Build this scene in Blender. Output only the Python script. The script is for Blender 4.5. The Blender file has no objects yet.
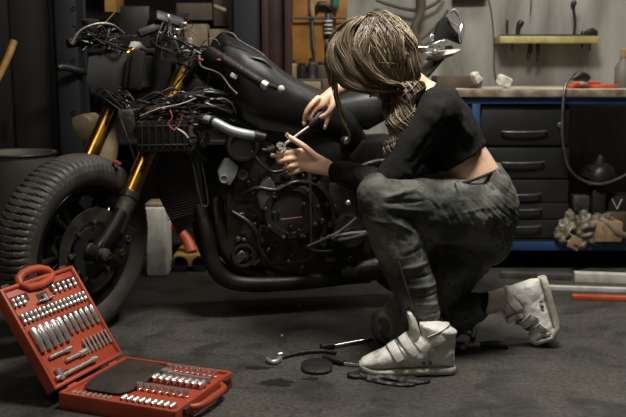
import bpy, bmesh, math, random
import numpy as np
from mathutils import Vector, Matrix, noise, Euler
random.seed(7)
PI = math.pi
V = Vector
# ------------------------------------------------------------------ camera maths (626x417)
F = 870.0
PIT = math.atan(141/870)
CP, SP = math.cos(PIT), math.sin(PIT)
def at(px, py, Y):
    u = (px-313)/F; v = (208.5-py)/F
    t = Y/(CP+v*SP)
    return V((u*t, Y, 1+t*(-SP+v*CP)))
def fl(px, py, z=0.0):
    u = (px-313)/F; v = (208.5-py)/F
    t = (z-1)/(-SP+v*CP)
    return V((u*t, t*(CP+v*SP), z))
col = bpy.context.scene.collection
# ------------------------------------------------------------------ materials
def mat(name, c, rough=.5, metal=0., c2=None, ns=8., bump=0., bs=60., rvar=0., mixlo=.4, mixhi=.6, spec=.5, coat=0., ramp=None):
    m = bpy.data.materials.new(name); m.use_nodes = True
    nt = m.node_tree; N = nt.nodes; L = nt.links
    b = N['Principled BSDF']
    b.inputs['Base Color'].default_value = (*c, 1); b.inputs['Roughness'].default_value = rough
    b.inputs['Metallic'].default_value = metal; b.inputs['Specular IOR Level'].default_value = spec
    b.inputs['Coat Weight'].default_value = coat
    tc = N.new('ShaderNodeTexCoord')
    if c2 or ramp:
        n = N.new('ShaderNodeTexNoise'); n.inputs['Scale'].default_value = ns; n.inputs['Detail'].default_value = 5
        r = N.new('ShaderNodeValToRGB')
        L.new(tc.outputs['Object'], n.inputs['Vector']); L.new(n.outputs['Fac'], r.inputs['Fac'])
        r.color_ramp.elements[0].position = mixlo; r.color_ramp.elements[1].position = mixhi
        r.color_ramp.elements[0].color = (*c, 1); r.color_ramp.elements[1].color = (*(c2 or c), 1)
        if ramp:
            while len(r.color_ramp.elements) > 1: r.color_ramp.elements.remove(r.color_ramp.elements[0])
            r.color_ramp.interpolation = 'CONSTANT' if ramp[0] == 'C' else 'LINEAR'
            r.color_ramp.elements[0].position = ramp[1][0]; r.color_ramp.elements[0].color = (*ramp[1][1], 1)
            for p_, c_ in ramp[2:]:
                e = r.color_ramp.elements.new(p_); e.color = (*c_, 1)
        L.new(r.outputs['Color'], b.inputs['Base Color'])
    if rvar:
        n3 = N.new('ShaderNodeTexNoise'); n3.inputs['Scale'].default_value = ns*1.7; n3.inputs['Detail'].default_value = 4
        mr = N.new('ShaderNodeMapRange'); mr.inputs['To Min'].default_value = max(0, rough-rvar); mr.inputs['To Max'].default_value = min(1, rough+rvar)
        L.new(tc.outputs['Object'], n3.inputs['Vector']); L.new(n3.outputs['Fac'], mr.inputs['Value']); L.new(mr.outputs['Result'], b.inputs['Roughness'])
    if bump:
        n2 = N.new('ShaderNodeTexNoise'); n2.inputs['Scale'].default_value = bs; n2.inputs['Detail'].default_value = 6
        bp = N.new('ShaderNodeBump'); bp.inputs['Strength'].default_value = bump; bp.inputs['Distance'].default_value = .01
        L.new(tc.outputs['Object'], n2.inputs['Vector']); L.new(n2.outputs['Fac'], bp.inputs['Height']); L.new(bp.outputs['Normal'], b.inputs['Normal'])
    return m
M = {}
M['black'] = mat('matte_black_plastic', (.009,.009,.0085), .5, c2=(.018,.017,.016), ns=9, rvar=.15, bump=.1)
M['gloss'] = mat('satin_black_paint', (.006,.006,.006), .28, rvar=.1, ns=6, c2=(.018,.018,.017))
M['tank'] = mat('faded_black_tank', (.006,.006,.006), .45, c2=(.011,.011,.010), ns=9, bump=.15, bs=25, spec=.35, rvar=.12)
M['dull'] = mat('dull_black_plastic', (.006,.006,.0055), .7, c2=(.010,.010,.009), ns=9, spec=.3, bump=.1)
M['rubber'] = mat('tyre_rubber', (.034,.031,.027), .6, c2=(.055,.050,.043), ns=12, bump=.15, bs=90)
M['iron'] = mat('dirty_dark_metal', (.035,.032,.028), .45, .6, c2=(.08,.07,.055), ns=16, bump=.3, bs=70, rvar=.15)
M['alu'] = mat('cast_aluminium', (.10,.097,.09), .45, .7, c2=(.17,.16,.145), ns=20, bump=.2, rvar=.15)
M['alu2'] = mat('oily_cast_metal', (.035,.030,.024), .42, .6, c2=(.085,.07,.052), ns=14, bump=.3)
M['steel'] = mat('bright_steel', (.55,.54,.5), .28, 1., c2=(.4,.39,.36), ns=30, rvar=.1)
M['chrome'] = mat('polished_chrome', (.80,.79,.76), .16, 1.)
M['satin'] = mat('satin_chrome', (.78,.77,.74), .32, .85, c2=(.68,.66,.62), ns=25)
M['gold'] = mat('gold_anodised_metal', (.72,.43,.09), .27, 1., c2=(.50,.27,.045), ns=10, rvar=.08)
M['silverhose'] = mat('silver_grey_hose', (.36,.38,.38), .42, .35, c2=(.28,.30,.30), ns=14)
M['wire'] = mat('black_cable', (.009,.009,.0085), .36, c2=(.02,.019,.018), ns=20)
M['redwire'] = mat('red_cable', (.30,.05,.03), .5)
M['whitep'] = mat('white_plastic', (.56,.55,.50), .5, c2=(.44,.42,.37), ns=20)
M['redp'] = mat('red_plastic', (.35,.02,.02), .4)
M['amber'] = mat('bronze_bolt', (.32,.19,.07), .35, .9)
M['beige'] = mat('dusty_beige_plastic', (.26,.20,.11), .55, c2=(.17,.13,.07), ns=10)
M['case'] = mat('red_orange_case_plastic', (.40,.068,.028), .45, c2=(.33,.052,.022), ns=6, bump=.08, bs=140, rvar=.08)
M['shadelatch'] = mat('dark_case_shade_and_latch', (.05,.012,.008), .6)  # dark red for painted shade behind the lid sockets, and for the latches
M['caserec'] = mat('deep_red_recess', (.36,.045,.015), .5)
M['cloth'] = mat('brown_black_leather', (.014,.009,.006), .65, c2=(.030,.017,.010), ns=9, bump=.4, bs=40)
M['skin'] = mat('skin', (.76,.51,.36), .46, c2=(.69,.43,.28), ns=9, bump=.08, bs=60)
M['skin'].node_tree.nodes['Principled BSDF'].inputs['Subsurface Weight'].default_value = .12
M['skin'].node_tree.nodes['Principled BSDF'].inputs['Subsurface Scale'].default_value = .012
M['dirtskin'] = M['skin']
M['nail'] = mat('fingernail', (.62,.42,.34), .3)
M['shirt'] = mat('black_cotton', (.0075,.0075,.007), .9, c2=(.011,.011,.010), spec=.25, ns=14, bump=.35, bs=45)
g0, g1, g2, g3 = (.028,.030,.024), (.055,.058,.045), (.095,.097,.078), (.14,.142,.118)
M['camo'] = mat('green_grey_camouflage_cloth', g0, .78, ns=8.5, bump=.35, bs=55, ramp=('C', (0.0, g0), (.43, g1), (.50, g2), (.585, g3), (.64, g1)))
M['camoseam'] = mat('dark_seam_cloth', (.022,.023,.018), .8)
M['shoe'] = mat('worn_white_leather', (.62,.61,.56), .52, ns=16, bump=.35, bs=50, ramp=('L', (0.30, (.34,.32,.27)), (.42, (.60,.585,.53)), (.6, (.70,.69,.64))))
M['sole'] = mat('dirty_white_rubber', (.50,.48,.41), .7, c2=(.33,.31,.26), ns=22, bump=.2)
M['sock'] = mat('beige_knit', (.62,.52,.44), .85, bump=.5, bs=160)
M['seam'] = mat('grey_seam', (.10,.10,.09), .7)
M['bluepaint'] = mat('blue_painted_steel', (.016,.052,.15), .45, c2=(.012,.035,.10), ns=6, rvar=.1)
M['drawer'] = mat('dark_drawer_front', (.012,.012,.013), .42, c2=(.019,.018,.018), ns=3, rvar=.12)
M['bodycab'] = mat('black_carcass', (.007,.007,.007), .6)
M['benchtop'] = mat('worn_pale_bench_wood', (.40,.36,.29), .6, ns=5, ramp=('L', (.3, (.16,.11,.075)), (.45, (.36,.31,.24)), (.62, (.46,.43,.37))), bump=.2)
M['benchedge'] = mat('brown_worn_edge', (.18,.13,.09), .6, ns=9, ramp=('L', (.36, (.07,.04,.03)), (.5, (.20,.15,.10)), (.65, (.34,.29,.22))))
M['yellow'] = mat('yellow_painted_metal', (.42,.36,.13), .55, c2=(.30,.25,.08), ns=10)
M['darktool'] = mat('dark_tool_steel', (.03,.029,.027), .45, .5)
M['orangered'] = mat('orange_red_plastic', (.50,.09,.03), .5, c2=(.38,.06,.02), ns=12)
M['paper'] = mat('crumpled_white_paper', (.60,.58,.50), .8)
M['card'] = mat('brown_cardboard', (.34,.22,.11), .8, c2=(.26,.165,.08), ns=20)
M['darkcard'] = mat('dull_brown_box', (.085,.06,.04), .75, c2=(.06,.042,.03), ns=8)
M['orangeboard'] = mat('orange_tool_board', (.34,.15,.022), .6, c2=(.18,.075,.015), ns=5)
M['oldwood'] = mat('old_yellow_wood', (.38,.20,.055), .6, c2=(.26,.13,.035), ns=15)
M['rust'] = mat('red_brown_painted_steel', (.034,.013,.008), .5, c2=(.020,.009,.006), ns=7, rvar=.1)
M['navy'] = mat('dark_blue_grey_steel', (.008,.009,.012), .55, c2=(.012,.013,.017), ns=5)
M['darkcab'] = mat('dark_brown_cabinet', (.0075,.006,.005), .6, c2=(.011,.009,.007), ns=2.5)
M['green'] = mat('green_handle', (.03,.12,.07), .4)
M['tan'] = mat('tan_packaging', (.25,.20,.12), .7, c2=(.17,.13,.075), ns=14)
M['bag'] = mat('clear_plastic_bag', (.20,.17,.12), .35, c2=(.09,.075,.05), ns=22, bump=.6, bs=24)
M['bin'] = mat('grey_brown_bin', (.15,.135,.115), .6, c2=(.11,.10,.085), ns=4)
M['rubberblack'] = mat('oily_black_rubber', (.010,.010,.009), .55, bump=.4, bs=50)
M['iris'] = mat('dark_eye', (.03,.02,.015), .2); M['eyew'] = mat('eye_white', (.7,.68,.64), .3)
M['lip'] = mat('lips', (.40,.15,.12), .4)
def hairmat():
    m = bpy.data.materials.new('ash_blonde_brown_hair'); m.use_nodes = True
    N = m.node_tree.nodes; L = m.node_tree.links; b = N['Principled BSDF']
    g = N.new('ShaderNodeNewGeometry'); r = N.new('ShaderNodeValToRGB')
    r.color_ramp.elements[0].color = (.055,.034,.018, 1); r.color_ramp.elements[1].color = (.50,.40,.27, 1)
    e = r.color_ramp.elements.new(.45); e.color = (.12,.085,.050, 1)
    e = r.color_ramp.elements.new(.8); e.color = (.24,.18,.115, 1)
    L.new(g.outputs['Random Per Island'], r.inputs['Fac']); L.new(r.outputs['Color'], b.inputs['Base Color'])
    b.inputs['Roughness'].default_value = .38; b.inputs['Specular IOR Level'].default_value = .6
    return m
M['hair'] = hairmat()
M['haircap'] = mat('dark_brown_hair_base', (.07,.045,.025), .6, c2=(.12,.08,.045), ns=14)

# ------------------------------------------------------------------ mesh builder
def catmull(P, k):
    P = [V(p) for p in P]
    if k <= 1 or len(P) < 3: return P
    out = []
    for i in range(len(P)-1):
        p0 = P[max(i-1,0)]; p1 = P[i]; p2 = P[i+1]; p3 = P[min(i+2,len(P)-1)]
        for j in range(k):
            t = j/k
            out.append(.5*((2*p1)+(p2-p0)*t+(2*p0-5*p1+4*p2-p3)*t*t+(3*p1-p0-3*p2+p3)*t**3))
    out.append(P[-1]); return out
def interp(R, k, n):
    if not hasattr(R, '__len__'): return [R]*n
    if k <= 1: return list(R)
    o = []
    for i in range(len(R)-1):
        for j in range(k): o.append(R[i]+(R[i+1]-R[i])*j/k)
    o.append(R[-1]); return o
class MB:
    def __init__(s): s.v = []; s.f = []
    def ring(s, pts):
        i = len(s.v); s.v += [tuple(p) for p in pts]; return list(range(i, i+len(pts)))
    def bridge(s, a, b):
        n = len(a)
        for i in range(n): s.f.append((a[i], a[(i+1)%n], b[(i+1)%n], b[i]))
    def tube(s, P, R, n=10, k=1, caps=True, closed=False):
        m0 = len(P); k_ = k if m0 > 2 else 1
        Rr = interp(R, k_, 0) if hasattr(R, '__len__') else None
        P = catmull(P, k_)
        if Rr is None: Rr = [R]*len(P)
        t0 = (P[1]-P[0]).normalized()
        nrm = t0.cross(V((0,0,1)));
        if nrm.length < .05: nrm = t0.cross(V((0,1,0)))
        nrm.normalize(); rings = []
        for i, p in enumerate(P):
            if closed: t = (P[(i+1)%len(P)]-P[i-1])
            else: t = (P[min(i+1,len(P)-1)]-P[max(i-1,0)])
            if t.length < 1e-9: t = t0
            t.normalize()
            nrm = (nrm - t*nrm.dot(t)).normalized(); bn = t.cross(nrm)
            rings.append(s.ring([p+(nrm*math.cos(2*PI*j/n)+bn*math.sin(2*PI*j/n))*Rr[i] for j in range(n)]))
        for a, b in zip(rings, rings[1:]): s.bridge(a, b)
        if closed: s.bridge(rings[-1], rings[0])
        elif caps: s.f.append(tuple(rings[0][::-1])); s.f.append(tuple(rings[-1]))
        return s
    def cap(s, a, b, ra, rb, n=14):     # capsule-like tapered limb with round ends
        a = V(a); b = V(b); d = (b-a).normalized(); P = []; R = []
        for q in (-1,-.8,-.45): P.append(a+d*ra*q); R.append(ra*math.sqrt(max(.02,1-q*q)))
        P.append(a); R.append(ra); P.append(b); R.append(rb)
        for q in (.45,.8,1): P.append(b+d*rb*q); R.append(rb*math.sqrt(max(.02,1-q*q)))
        return s.tube(P, R, n)
    def limb(s, P, R, n=16, k=4):
        if not hasattr(R,'__len__'): R = [R]*len(P)
        P = [V(p) for p in P]
        s.tube(P, R, n, k)
        s.ell(P[0], (R[0],)*3); s.ell(P[-1], (R[-1],)*3); return s
    def ell(s, c, r, rot=None, n=16, m=10):
        c = V(c); rot = rot or Matrix.Identity(3)
        top = len(s.v); s.v.append(tuple(c+rot@V((0,0,r[2])))); prev = None
        for i in range(1, m):
            th = PI*i/m
            rg = s.ring([c+rot@V((r[0]*math.sin(th)*math.cos(2*PI*j/n), r[1]*math.sin(th)*math.sin(2*PI*j/n), r[2]*math.cos(th))) for j in range(n)])
            if prev is None:
                for j in range(n): s.f.append((top, rg[j], rg[(j+1)%n]))
            else: s.bridge(prev[::1], rg) if False else [s.f.append((prev[j], rg[j], rg[(j+1)%n], prev[(j+1)%n])) for j in range(n)]
            prev = rg
        bt = len(s.v); s.v.append(tuple(c+rot@V((0,0,-r[2]))))
        for j in range(n): s.f.append((prev[j], bt, prev[(j+1)%n]))
        return s
    def loft(s, secs, n=20, e=2.0, caps=True):   # (center, axA, rA, axB, rB)
        rings = []
        for c, A, ra, B, rb in secs:
            c = V(c); A = V(A).normalized(); B = V(B).normalized(); pts = []
            for j in range(n):
                q = 2*PI*j/n; x = math.cos(q); y = math.sin(q)
                pts.append(c+A*ra*math.copysign(abs(x)**(2/e), x)+B*rb*math.copysign(abs(y)**(2/e), y))
            rings.append(s.ring(pts))
        for a, b in zip(rings, rings[1:]): s.bridge(a, b)
        if caps: s.f.append(tuple(rings[0][::-1])); s.f.append(tuple(rings[-1]))
        return s
    def box(s, c, sz, rot=None, bev=0., seg=2):
        bm = bmesh.new(); bmesh.ops.create_cube(bm, size=1)
        bmesh.ops.scale(bm, vec=sz, verts=bm.verts)
        if bev: bmesh.ops.bevel(bm, geom=list(bm.edges), offset=min(bev, min(sz)*.45), segments=seg, affect='EDGES', profile=.5)
        rot = rot or Matrix.Identity(3); c = V(c)
        return s.add_bm(bm, c, rot)
    def add_bm(s, bm, c, rot):
        i0 = len(s.v); bm.verts.index_update()
        s.v += [tuple(c+rot@v.co) for v in bm.verts]
        s.f += [tuple(i0+v.index for v in f.verts) for f in bm.faces]; bm.free(); return s
    def prism(s, P, ext, bev=0.):        # closed 3D outline P extruded by vector ext
        bm = bmesh.new(); vs = [bm.verts.new(V(p)) for p in P]; f = bm.faces.new(vs)
        r = bmesh.ops.extrude_face_region(bm, geom=[f]); nv = [g for g in r['geom'] if isinstance(g, bmesh.types.BMVert)]
        bmesh.ops.translate(bm, vec=V(ext), verts=nv)
        bmesh.ops.recalc_face_normals(bm, faces=bm.faces)
        if bev:
            es = [e for e in bm.edges if len(e.link_faces) == 2 and e.calc_face_angle(0) > .6]
            bmesh.ops.bevel(bm, geom=es, offset=bev, segments=2, affect='EDGES', profile=.5)
        bmesh.ops.triangulate(bm, faces=[f for f in bm.faces if len(f.verts) > 4])
        return s.add_bm(bm, V((0,0,0)), Matrix.Identity(3))
    def lathe(s, prof, o, ax, n=32, closed=False, fn=None):   # prof: (axial, radial)
        o = V(o); ax = V(ax).normalized(); e1 = ax.cross(V((0,0,1)))
        if e1.length < .05: e1 = V((1,0,0))
        e1.normalize(); e2 = ax.cross(e1); rings = []
        for i, (h, r) in enumerate(prof):
            rings.append(s.ring([o+ax*h+(e1*math.cos(2*PI*j/n)+e2*math.sin(2*PI*j/n))*(max(r,1e-4)-(fn(i,j) if fn else 0)) for j in range(n)]))
        for a, b in zip(rings, rings[1:]): s.bridge(a, b)
        if closed: s.bridge(rings[-1], rings[0])
        return s
    def build(s, name, m, parent=None, origin=None, smooth=True, ang=40, wrinkle=None):
        me = bpy.data.meshes.new(name)
        o0 = V(origin) if origin is not None else (V(parent['_o']) if parent is not None else V((0,0,0)))
        me.from_pydata([tuple(V(v)-o0) for v in s.v], [], s.f); me.update()
        bm = bmesh.new(); bm.from_mesh(me); bmesh.ops.recalc_face_normals(bm, faces=bm.faces); bm.to_mesh(me); bm.free()
        if smooth:
            me.polygons.foreach_set('use_smooth', [True]*len(me.polygons))
            me.set_sharp_from_angle(angle=math.radians(ang))
        me.materials.append(m)
        o = bpy.data.objects.new(name, me); col.objects.link(o)
        o['_o'] = tuple(o0)
        if parent is not None: o.parent = parent
        else: o.location = o0
        return o
    def fuse(s, vox=.006, sm=6, fn=None, smf=.5):
        """union of the collected closed shapes as one continuous surface"""
        me = bpy.data.meshes.new('tmp'); me.from_pydata(s.v, [], s.f)
        bm = bmesh.new(); bm.from_mesh(me); bmesh.ops.recalc_face_normals(bm, faces=bm.faces); bm.to_mesh(me); bm.free()
        o = bpy.data.objects.new('tmp', me); col.objects.link(o)
        r = o.modifiers.new('r', 'REMESH'); r.mode = 'VOXEL'; r.voxel_size = vox
        q = o.modifiers.new('s', 'SMOOTH'); q.iterations = sm; q.factor = smf
        dg = bpy.context.evaluated_depsgraph_get(); ev = bpy.data.meshes.new_from_object(o.evaluated_get(dg))
        co = np.empty(len(ev.vertices)*3); ev.vertices.foreach_get('co', co); co = co.reshape(-1,3)
        if fn is not None:
            no = np.empty(len(ev.vertices)*3); ev.vertex_normals.foreach_get('vector', no); no = no.reshape(-1,3)
            co = co + no*fn(co, no)[:,None]
        out = MB(); out.v = [tuple(c) for c in co]; out.f = [tuple(p.vertices) for p in ev.polygons]
        bpy.data.objects.remove(o); bpy.data.meshes.remove(me); bpy.data.meshes.remove(ev)
        return out
def folds(lst, nz=.0, nsc=9.):
    """cloth folds: (A, B, height, width) ridges or creases in the X-Z plane on the side facing the segment's own side"""
    def fn(co, no):
        d = np.zeros(len(co)); x = co[:,0]; z = co[:,2]
        for A, B, h, w in lst:
            ax, az, bx, bz = A[0], A[2], B[0], B[2]; L2 = (bx-ax)**2+(bz-az)**2
            t = np.clip(((x-ax)*(bx-ax)+(z-az)*(bz-az))/L2, 0, 1)
            dd = (x-ax-t*(bx-ax))**2+(z-az-t*(bz-az))**2
            d += h*np.exp(-dd/(w*w))*(1-(2*np.abs(t-.5))**3*.7)*np.clip(-no[:,1]*1.6+.35, 0, 1)
        if nz: d += np.array([noise.noise(V(c)*nsc)*nz+noise.noise(V(c)*nsc*2.7)*nz*.45 for c in co])
        return d
    return fn
def tag(o, label=None, cat=None, group=None, kind=None):
    if label: o['label'] = label
    if cat: o['category'] = cat
    if group: o['group'] = group
    if kind: o['kind'] = kind
    return o
def thing(name, loc, label, cat, group=None):
    o = bpy.data.objects.new(name, None); col.objects.link(o); o.empty_display_size = .05
    o.location = loc; o['_o'] = tuple(loc); return tag(o, label, cat, group)
def struct(name, mb, m, **k):
    return tag(mb.build(name, m, **k), kind='structure')
def R3(x=0, y=0, z=0): return Euler((math.radians(x), math.radians(y), math.radians(z))).to_matrix()
def frame(x, y, z):
    return Matrix((V(x), V(y), V(z))).transposed()

# ================================================================== SETTING
def floor_mat():
    m = mat('stained_concrete', (.05,.046,.04), .55); N = m.node_tree.nodes; L = m.node_tree.links; b = N['Principled BSDF']
    tc = N.new('ShaderNodeTexCoord')
    def nz(s, d, w=0): 
        n = N.new('ShaderNodeTexNoise'); n.inputs['Scale'].default_value = s; n.inputs['Detail'].default_value = d; n.inputs['Distortion'].default_value = w
        L.new(tc.outputs['Object'], n.inputs['Vector']); return n.outputs['Fac']
    def rmp(f, a, b_, ca, cb):
        r = N.new('ShaderNodeValToRGB'); r.color_ramp.elements[0].position = a; r.color_ramp.elements[1].position = b_
        r.color_ramp.elements[0].color = (*ca,1); r.color_ramp.elements[1].color = (*cb,1); L.new(f, r.inputs['Fac']); return r.outputs['Color']
    base = rmp(nz(1.6, 8, .4), .35, .68, (.034,.031,.026), (.088,.083,.073))
    grain = rmp(nz(70, 6), .3, .72, (.5,.5,.5), (1.35,1.33,1.3))
    oil = rmp(nz(5.5, 7, .8), .37, .50, (.35,.34,.32), (1,1,1))
    mx = N.new('ShaderNodeMixRGB'); mx.blend_type = 'MULTIPLY'; mx.inputs[0].default_value = 1; L.new(base, mx.inputs[1]); L.new(grain, mx.inputs[2])
    m2 = N.new('ShaderNodeMixRGB'); m2.blend_type = 'MULTIPLY'; m2.inputs[0].default_value = .8; L.new(mx.outputs[0], m2.inputs[1]); L.new(oil, m2.inputs[2])
    L.new(m2.outputs[0], b.inputs['Base Color'])
    mr = N.new('ShaderNodeMapRange'); mr.inputs['To Min'].default_value = .38; mr.inputs['To Max'].default_value = .8; L.new(nz(6, 6), mr.inputs['Value']); L.new(mr.outputs['Result'], b.inputs['Roughness'])
    bp = N.new('ShaderNodeBump'); bp.inputs['Strength'].default_value = .5; bp.inputs['Distance'].default_value = .006; L.new(nz(38, 9), bp.inputs['Height']); L.new(bp.outputs['Normal'], b.inputs['Normal'])
    return m
def wall_mat(name, a, c):
    m = mat(name, a, .8); N = m.node_tree.nodes; L = m.node_tree.links; b = N['Principled BSDF']
    tc = N.new('ShaderNodeTexCoord'); mp = N.new('ShaderNodeMapping'); mp.inputs['Scale'].default_value = (2.2,1,.7)
    n = N.new('ShaderNodeTexNoise'); n.inputs['Scale'].default_value = 2.2; n.inputs['Detail'].default_value = 9; n.inputs['Distortion'].default_value = .5
    L.new(tc.outputs['Object'], mp.inputs['Vector']); L.new(mp.outputs[0], n.inputs['Vector'])
    r = N.new('ShaderNodeValToRGB'); r.color_ramp.elements[0].position = .32; r.color_ramp.elements[1].position = .68
    r.color_ramp.elements[0].color = (*a,1); r.color_ramp.elements[1].color = (*c,1); L.new(n.outputs['Fac'], r.inputs['Fac']); L.new(r.outputs['Color'], b.inputs['Base Color'])
    return m
struct('floor', MB().box((0,1.4,-.05), (9,8.2,.1)), floor_mat(), smooth=False)
WY = 4.95
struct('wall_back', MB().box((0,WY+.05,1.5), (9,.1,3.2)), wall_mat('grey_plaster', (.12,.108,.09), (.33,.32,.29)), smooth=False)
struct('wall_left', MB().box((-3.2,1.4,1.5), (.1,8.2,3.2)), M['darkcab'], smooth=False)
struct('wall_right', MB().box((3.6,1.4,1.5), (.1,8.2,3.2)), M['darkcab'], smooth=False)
struct('ceiling', MB().box((0,1.4,3.15), (9,8.2,.1)), M['bodycab'], smooth=False)
# dark timber lining on the left part of the back wall
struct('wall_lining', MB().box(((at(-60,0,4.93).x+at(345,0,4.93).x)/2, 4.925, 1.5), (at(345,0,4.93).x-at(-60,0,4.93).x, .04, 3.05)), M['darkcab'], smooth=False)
# ================================================================== BACK OF THE WORKSHOP
def px_box(x0, y0, x1, y1, Y, d, bev=.004, mb=None):
    """box whose front face at depth Y spans the given picture rectangle"""
    a = at(x0, y0, Y); b = at(x1, y1, Y); mb = mb or MB()
    return mb.box(((a.x+b.x)/2, Y+d/2, (a.z+b.z)/2), (abs(b.x-a.x), d, abs(a.z-b.z)), bev=bev)
def grounded(x0, x1, ztop, Y, d, bev=.006, mb=None, z0=0.):
    a = at(x0, 200, Y).x; b = at(x1, 200, Y).x; mb = mb or MB()
    return mb.box(((a+b)/2, Y+d/2, (ztop+z0)/2), (abs(b-a), d, ztop-z0), bev=bev)
# dark cabinet at far left
ca = thing('storage_cabinet', (at(10,200,4.45).x, 4.6, 0), 'tall dark brown storage cabinet standing at the left wall', 'cabinet')
grounded(-60, 61, 2.3, 4.45, .4, mb=None).build('body', M['darkcab'], ca)
for x0, x1 in ((-56,2),(5,58)):
    d = px_box(x0, -70, x1, 232, 4.43, .02).build('door', M['darkcab'], ca)
    MB().tube([at(x1-5 if x0<0 else x0+5, 130, 4.40), at(x1-5 if x0<0 else x0+5, 112, 4.40)], .006, 8).build('handle', M['darktool'], d)
# blue-grey upright post
up = thing('steel_upright', (at(74,200,4.3).x, 4.3, 0), 'dark blue-grey perforated steel upright beside the dark cabinet', 'post')
grounded(63, 84, 2.6, 4.3, .10).build('post', M['navy'], up)
b = MB()
for y in (8, 60, 112, 164, 216): b.lathe([(0,.011),(.006,.011),(.006,.006),(.001,.005)], at(73.5, y, 4.298), (0,-1,0), 14)
b.build('bolt', M['darktool'], up)
MB().tube([at(58,68,4.2), at(64,67,4.22), at(80,71,4.28), at(84,72,4.34)], .018, 10, 4).build('hook', M['darktool'], up)
# wooden handle leaning
MB().tube([at(-14,96,4.1), at(-2,78,4.12), at(8,57,4.15), at(14,41,4.18)], [.016,.016,.017,.018], 10, 3).build('p', M['oldwood'])
o = bpy.data.objects['p']; o.name = 'broom_handle'; tag(o, 'yellow wooden handle leaning against the dark cabinet', 'handle')
MB().tube([at(-60,262,3.95), at(-14,96,4.1)], .016, 10).build('shaft', M['oldwood'], o)
# bin behind the tyre
bn = thing('bin', tuple(fl(16,262)), 'grey-brown metal bin standing behind the front tyre', 'bin')
c0 = V((at(20,200,3.95).x, 3.95, 0)); hb = at(20,152,3.95).z
MB().lathe([(0,.001),(0,.145),(.02,.15),(hb-.02,.165),(hb-.01,.172),(hb,.172),(hb,.16),(.03,.145),(.03,.001)], c0, (0,0,1), 40).build('body', M['bin'], bn)
MB().tube([c0+V((.172*math.cos(a),.172*math.sin(a),hb-.004)) for a in np.linspace(0,2*PI,33)[:-1]], .006, 8, closed=True).build('rim', M['darktool'], bn)
# shelving unit behind the bike
sh = thing('shelving_unit', (at(160,200,4.75).x, 4.75, 0), 'dark steel shelving unit behind the motorcycle handlebars', 'shelf')
for i, y in enumerate((-50, 48, 140, 240)): px_box(88, y, 236, y+5, 4.5, .38).build('shelf', M['drawer'], sh)
for x in (90, 234):
    for dd in (4.49, 4.86): grounded(x-3, x+3, 2.3, dd, .03).build('upright', M['navy'], sh)
def sbox(x0, y0, x1, y1, Y, d, m, label, name='cardboard_box', cat='box', group=None):
    c = at((x0+x1)/2, y1, Y); mb = px_box(x0, y0, x1, y1, Y, d)
    o = mb.build(name, m, origin=(c.x, Y+d/2, c.z)); return tag(o, label, cat, group)
sbox(184,24,208,47,4.6,.2,M['tan'],'tan packet on the shelf behind the instruments')
o = sbox(209,29,233,47,4.58,.2,M['tan'],'wider tan packet beside the first, next to the blue-black post')
sbox(176,3,212,20,4.62,.2,M['darkcard'],'dull brown box high above the tan packets')
sbox(213,-8,235,26,4.66,.14,M['darkcard'],'upright dull brown box above the wider tan packet')
sbox(104,-6,116,12,4.56,.2,M['oldwood'],'narrow yellowish box above the far fork leg')
sbox(118,6,150,47,4.66,.2,M['drawer'],'black box behind the far handlebar')
sbox(150,110,196,137,4.6,.25,M['darkcard'],'brown box on the shelf behind the radiator')
MB().tube([at(214,6,4.5),at(226,11,4.5)],.012,10).build('spray_nozzle', M['tan']); tag(bpy.data.objects['spray_nozzle'],'small pale tube lying at the dark boxes above the tan packets','tube')
# blue-black post and red-brown post
o = grounded(236, 262, 3.1, 4.4, .14).build('steel_column', M['navy'], origin=(at(249,200,4.4).x,4.47,0)); tag(o,'wide blue-black steel column left of the red-brown one','column')
rc = thing('steel_column', (at(276,200,4.35).x,4.42,0), 'red-brown painted steel column behind the motorcycle tank', 'column')
grounded(263, 270, 3.1, 4.35, .16).build('flange', M['rust'], rc); grounded(285, 292, 3.1, 4.35, .16).build('flange', M['rust'], rc)
grounded(270, 285, 3.1, 4.42, .02).build('web', M['rust'], rc)
# tool board
tb = thing('tool_board', tuple(at(320,60,4.86)), 'orange-brown wooden tool board on the wall left of the person', 'board')
px_box(292, -70, 347, 66, 4.86, .03).build('panel', M['orangeboard'], tb)
for y in (-20, 18): 
    MB().tube([at(294,y,4.82),at(346,y,4.82)],.006,8).build('rail', M['darktool'], tb)
def hung(nm, lab, cat, parts):
    c = parts[0][0][0]; t = thing(nm, tuple(c), lab, cat)
    for P, R, n_, m_ in parts: MB().tube(P, R, 10, 3).build(n_, m_, t)
hung('screwdriver','black screwdriver with striped bulb handle hanging on the orange board','screwdriver',
     [([at(328,14,4.83),at(328,20,4.83),at(328,28,4.83),at(328,34,4.83),at(328,38,4.83)],[.015,.024,.024,.020,.010],'handle',M['darktool']),([at(328,38,4.83),at(328,60,4.84)],.006,'shaft',M['darktool'])])
t = bpy.data.objects['screwdriver']
for y in (21,25,29,33):
    c = at(328,y,4.83); MB().lathe([(-.004,.018),(-.004,.0255-.0003*(y-21)),(.004,.0255-.0003*(y-21)),(.004,.018)], c,(0,0,1),20).build('grip_band',M['whitep'],t)
hung('screwdriver','green-handled screwdriver hanging at the top of the orange board','screwdriver',
     [([at(335,-14,4.83),at(335,-6,4.83),at(335,6,4.83),at(335,9,4.83)],[.014,.022,.022,.012],'handle',M['green']),([at(335,9,4.83),at(335,30,4.84)],.005,'shaft',M['darktool'])])
hung('file_tool','long grey file hanging down the middle of the orange board','file',
     [([at(311,-4,4.83),at(312,10,4.83),at(313,18,4.83)],[.012,.016,.010],'handle',M['tan']),([at(312,18,4.83),at(313,40,4.83),at(315,58,4.83)],[.008,.010,.006],'blade',M['alu'])])
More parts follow.
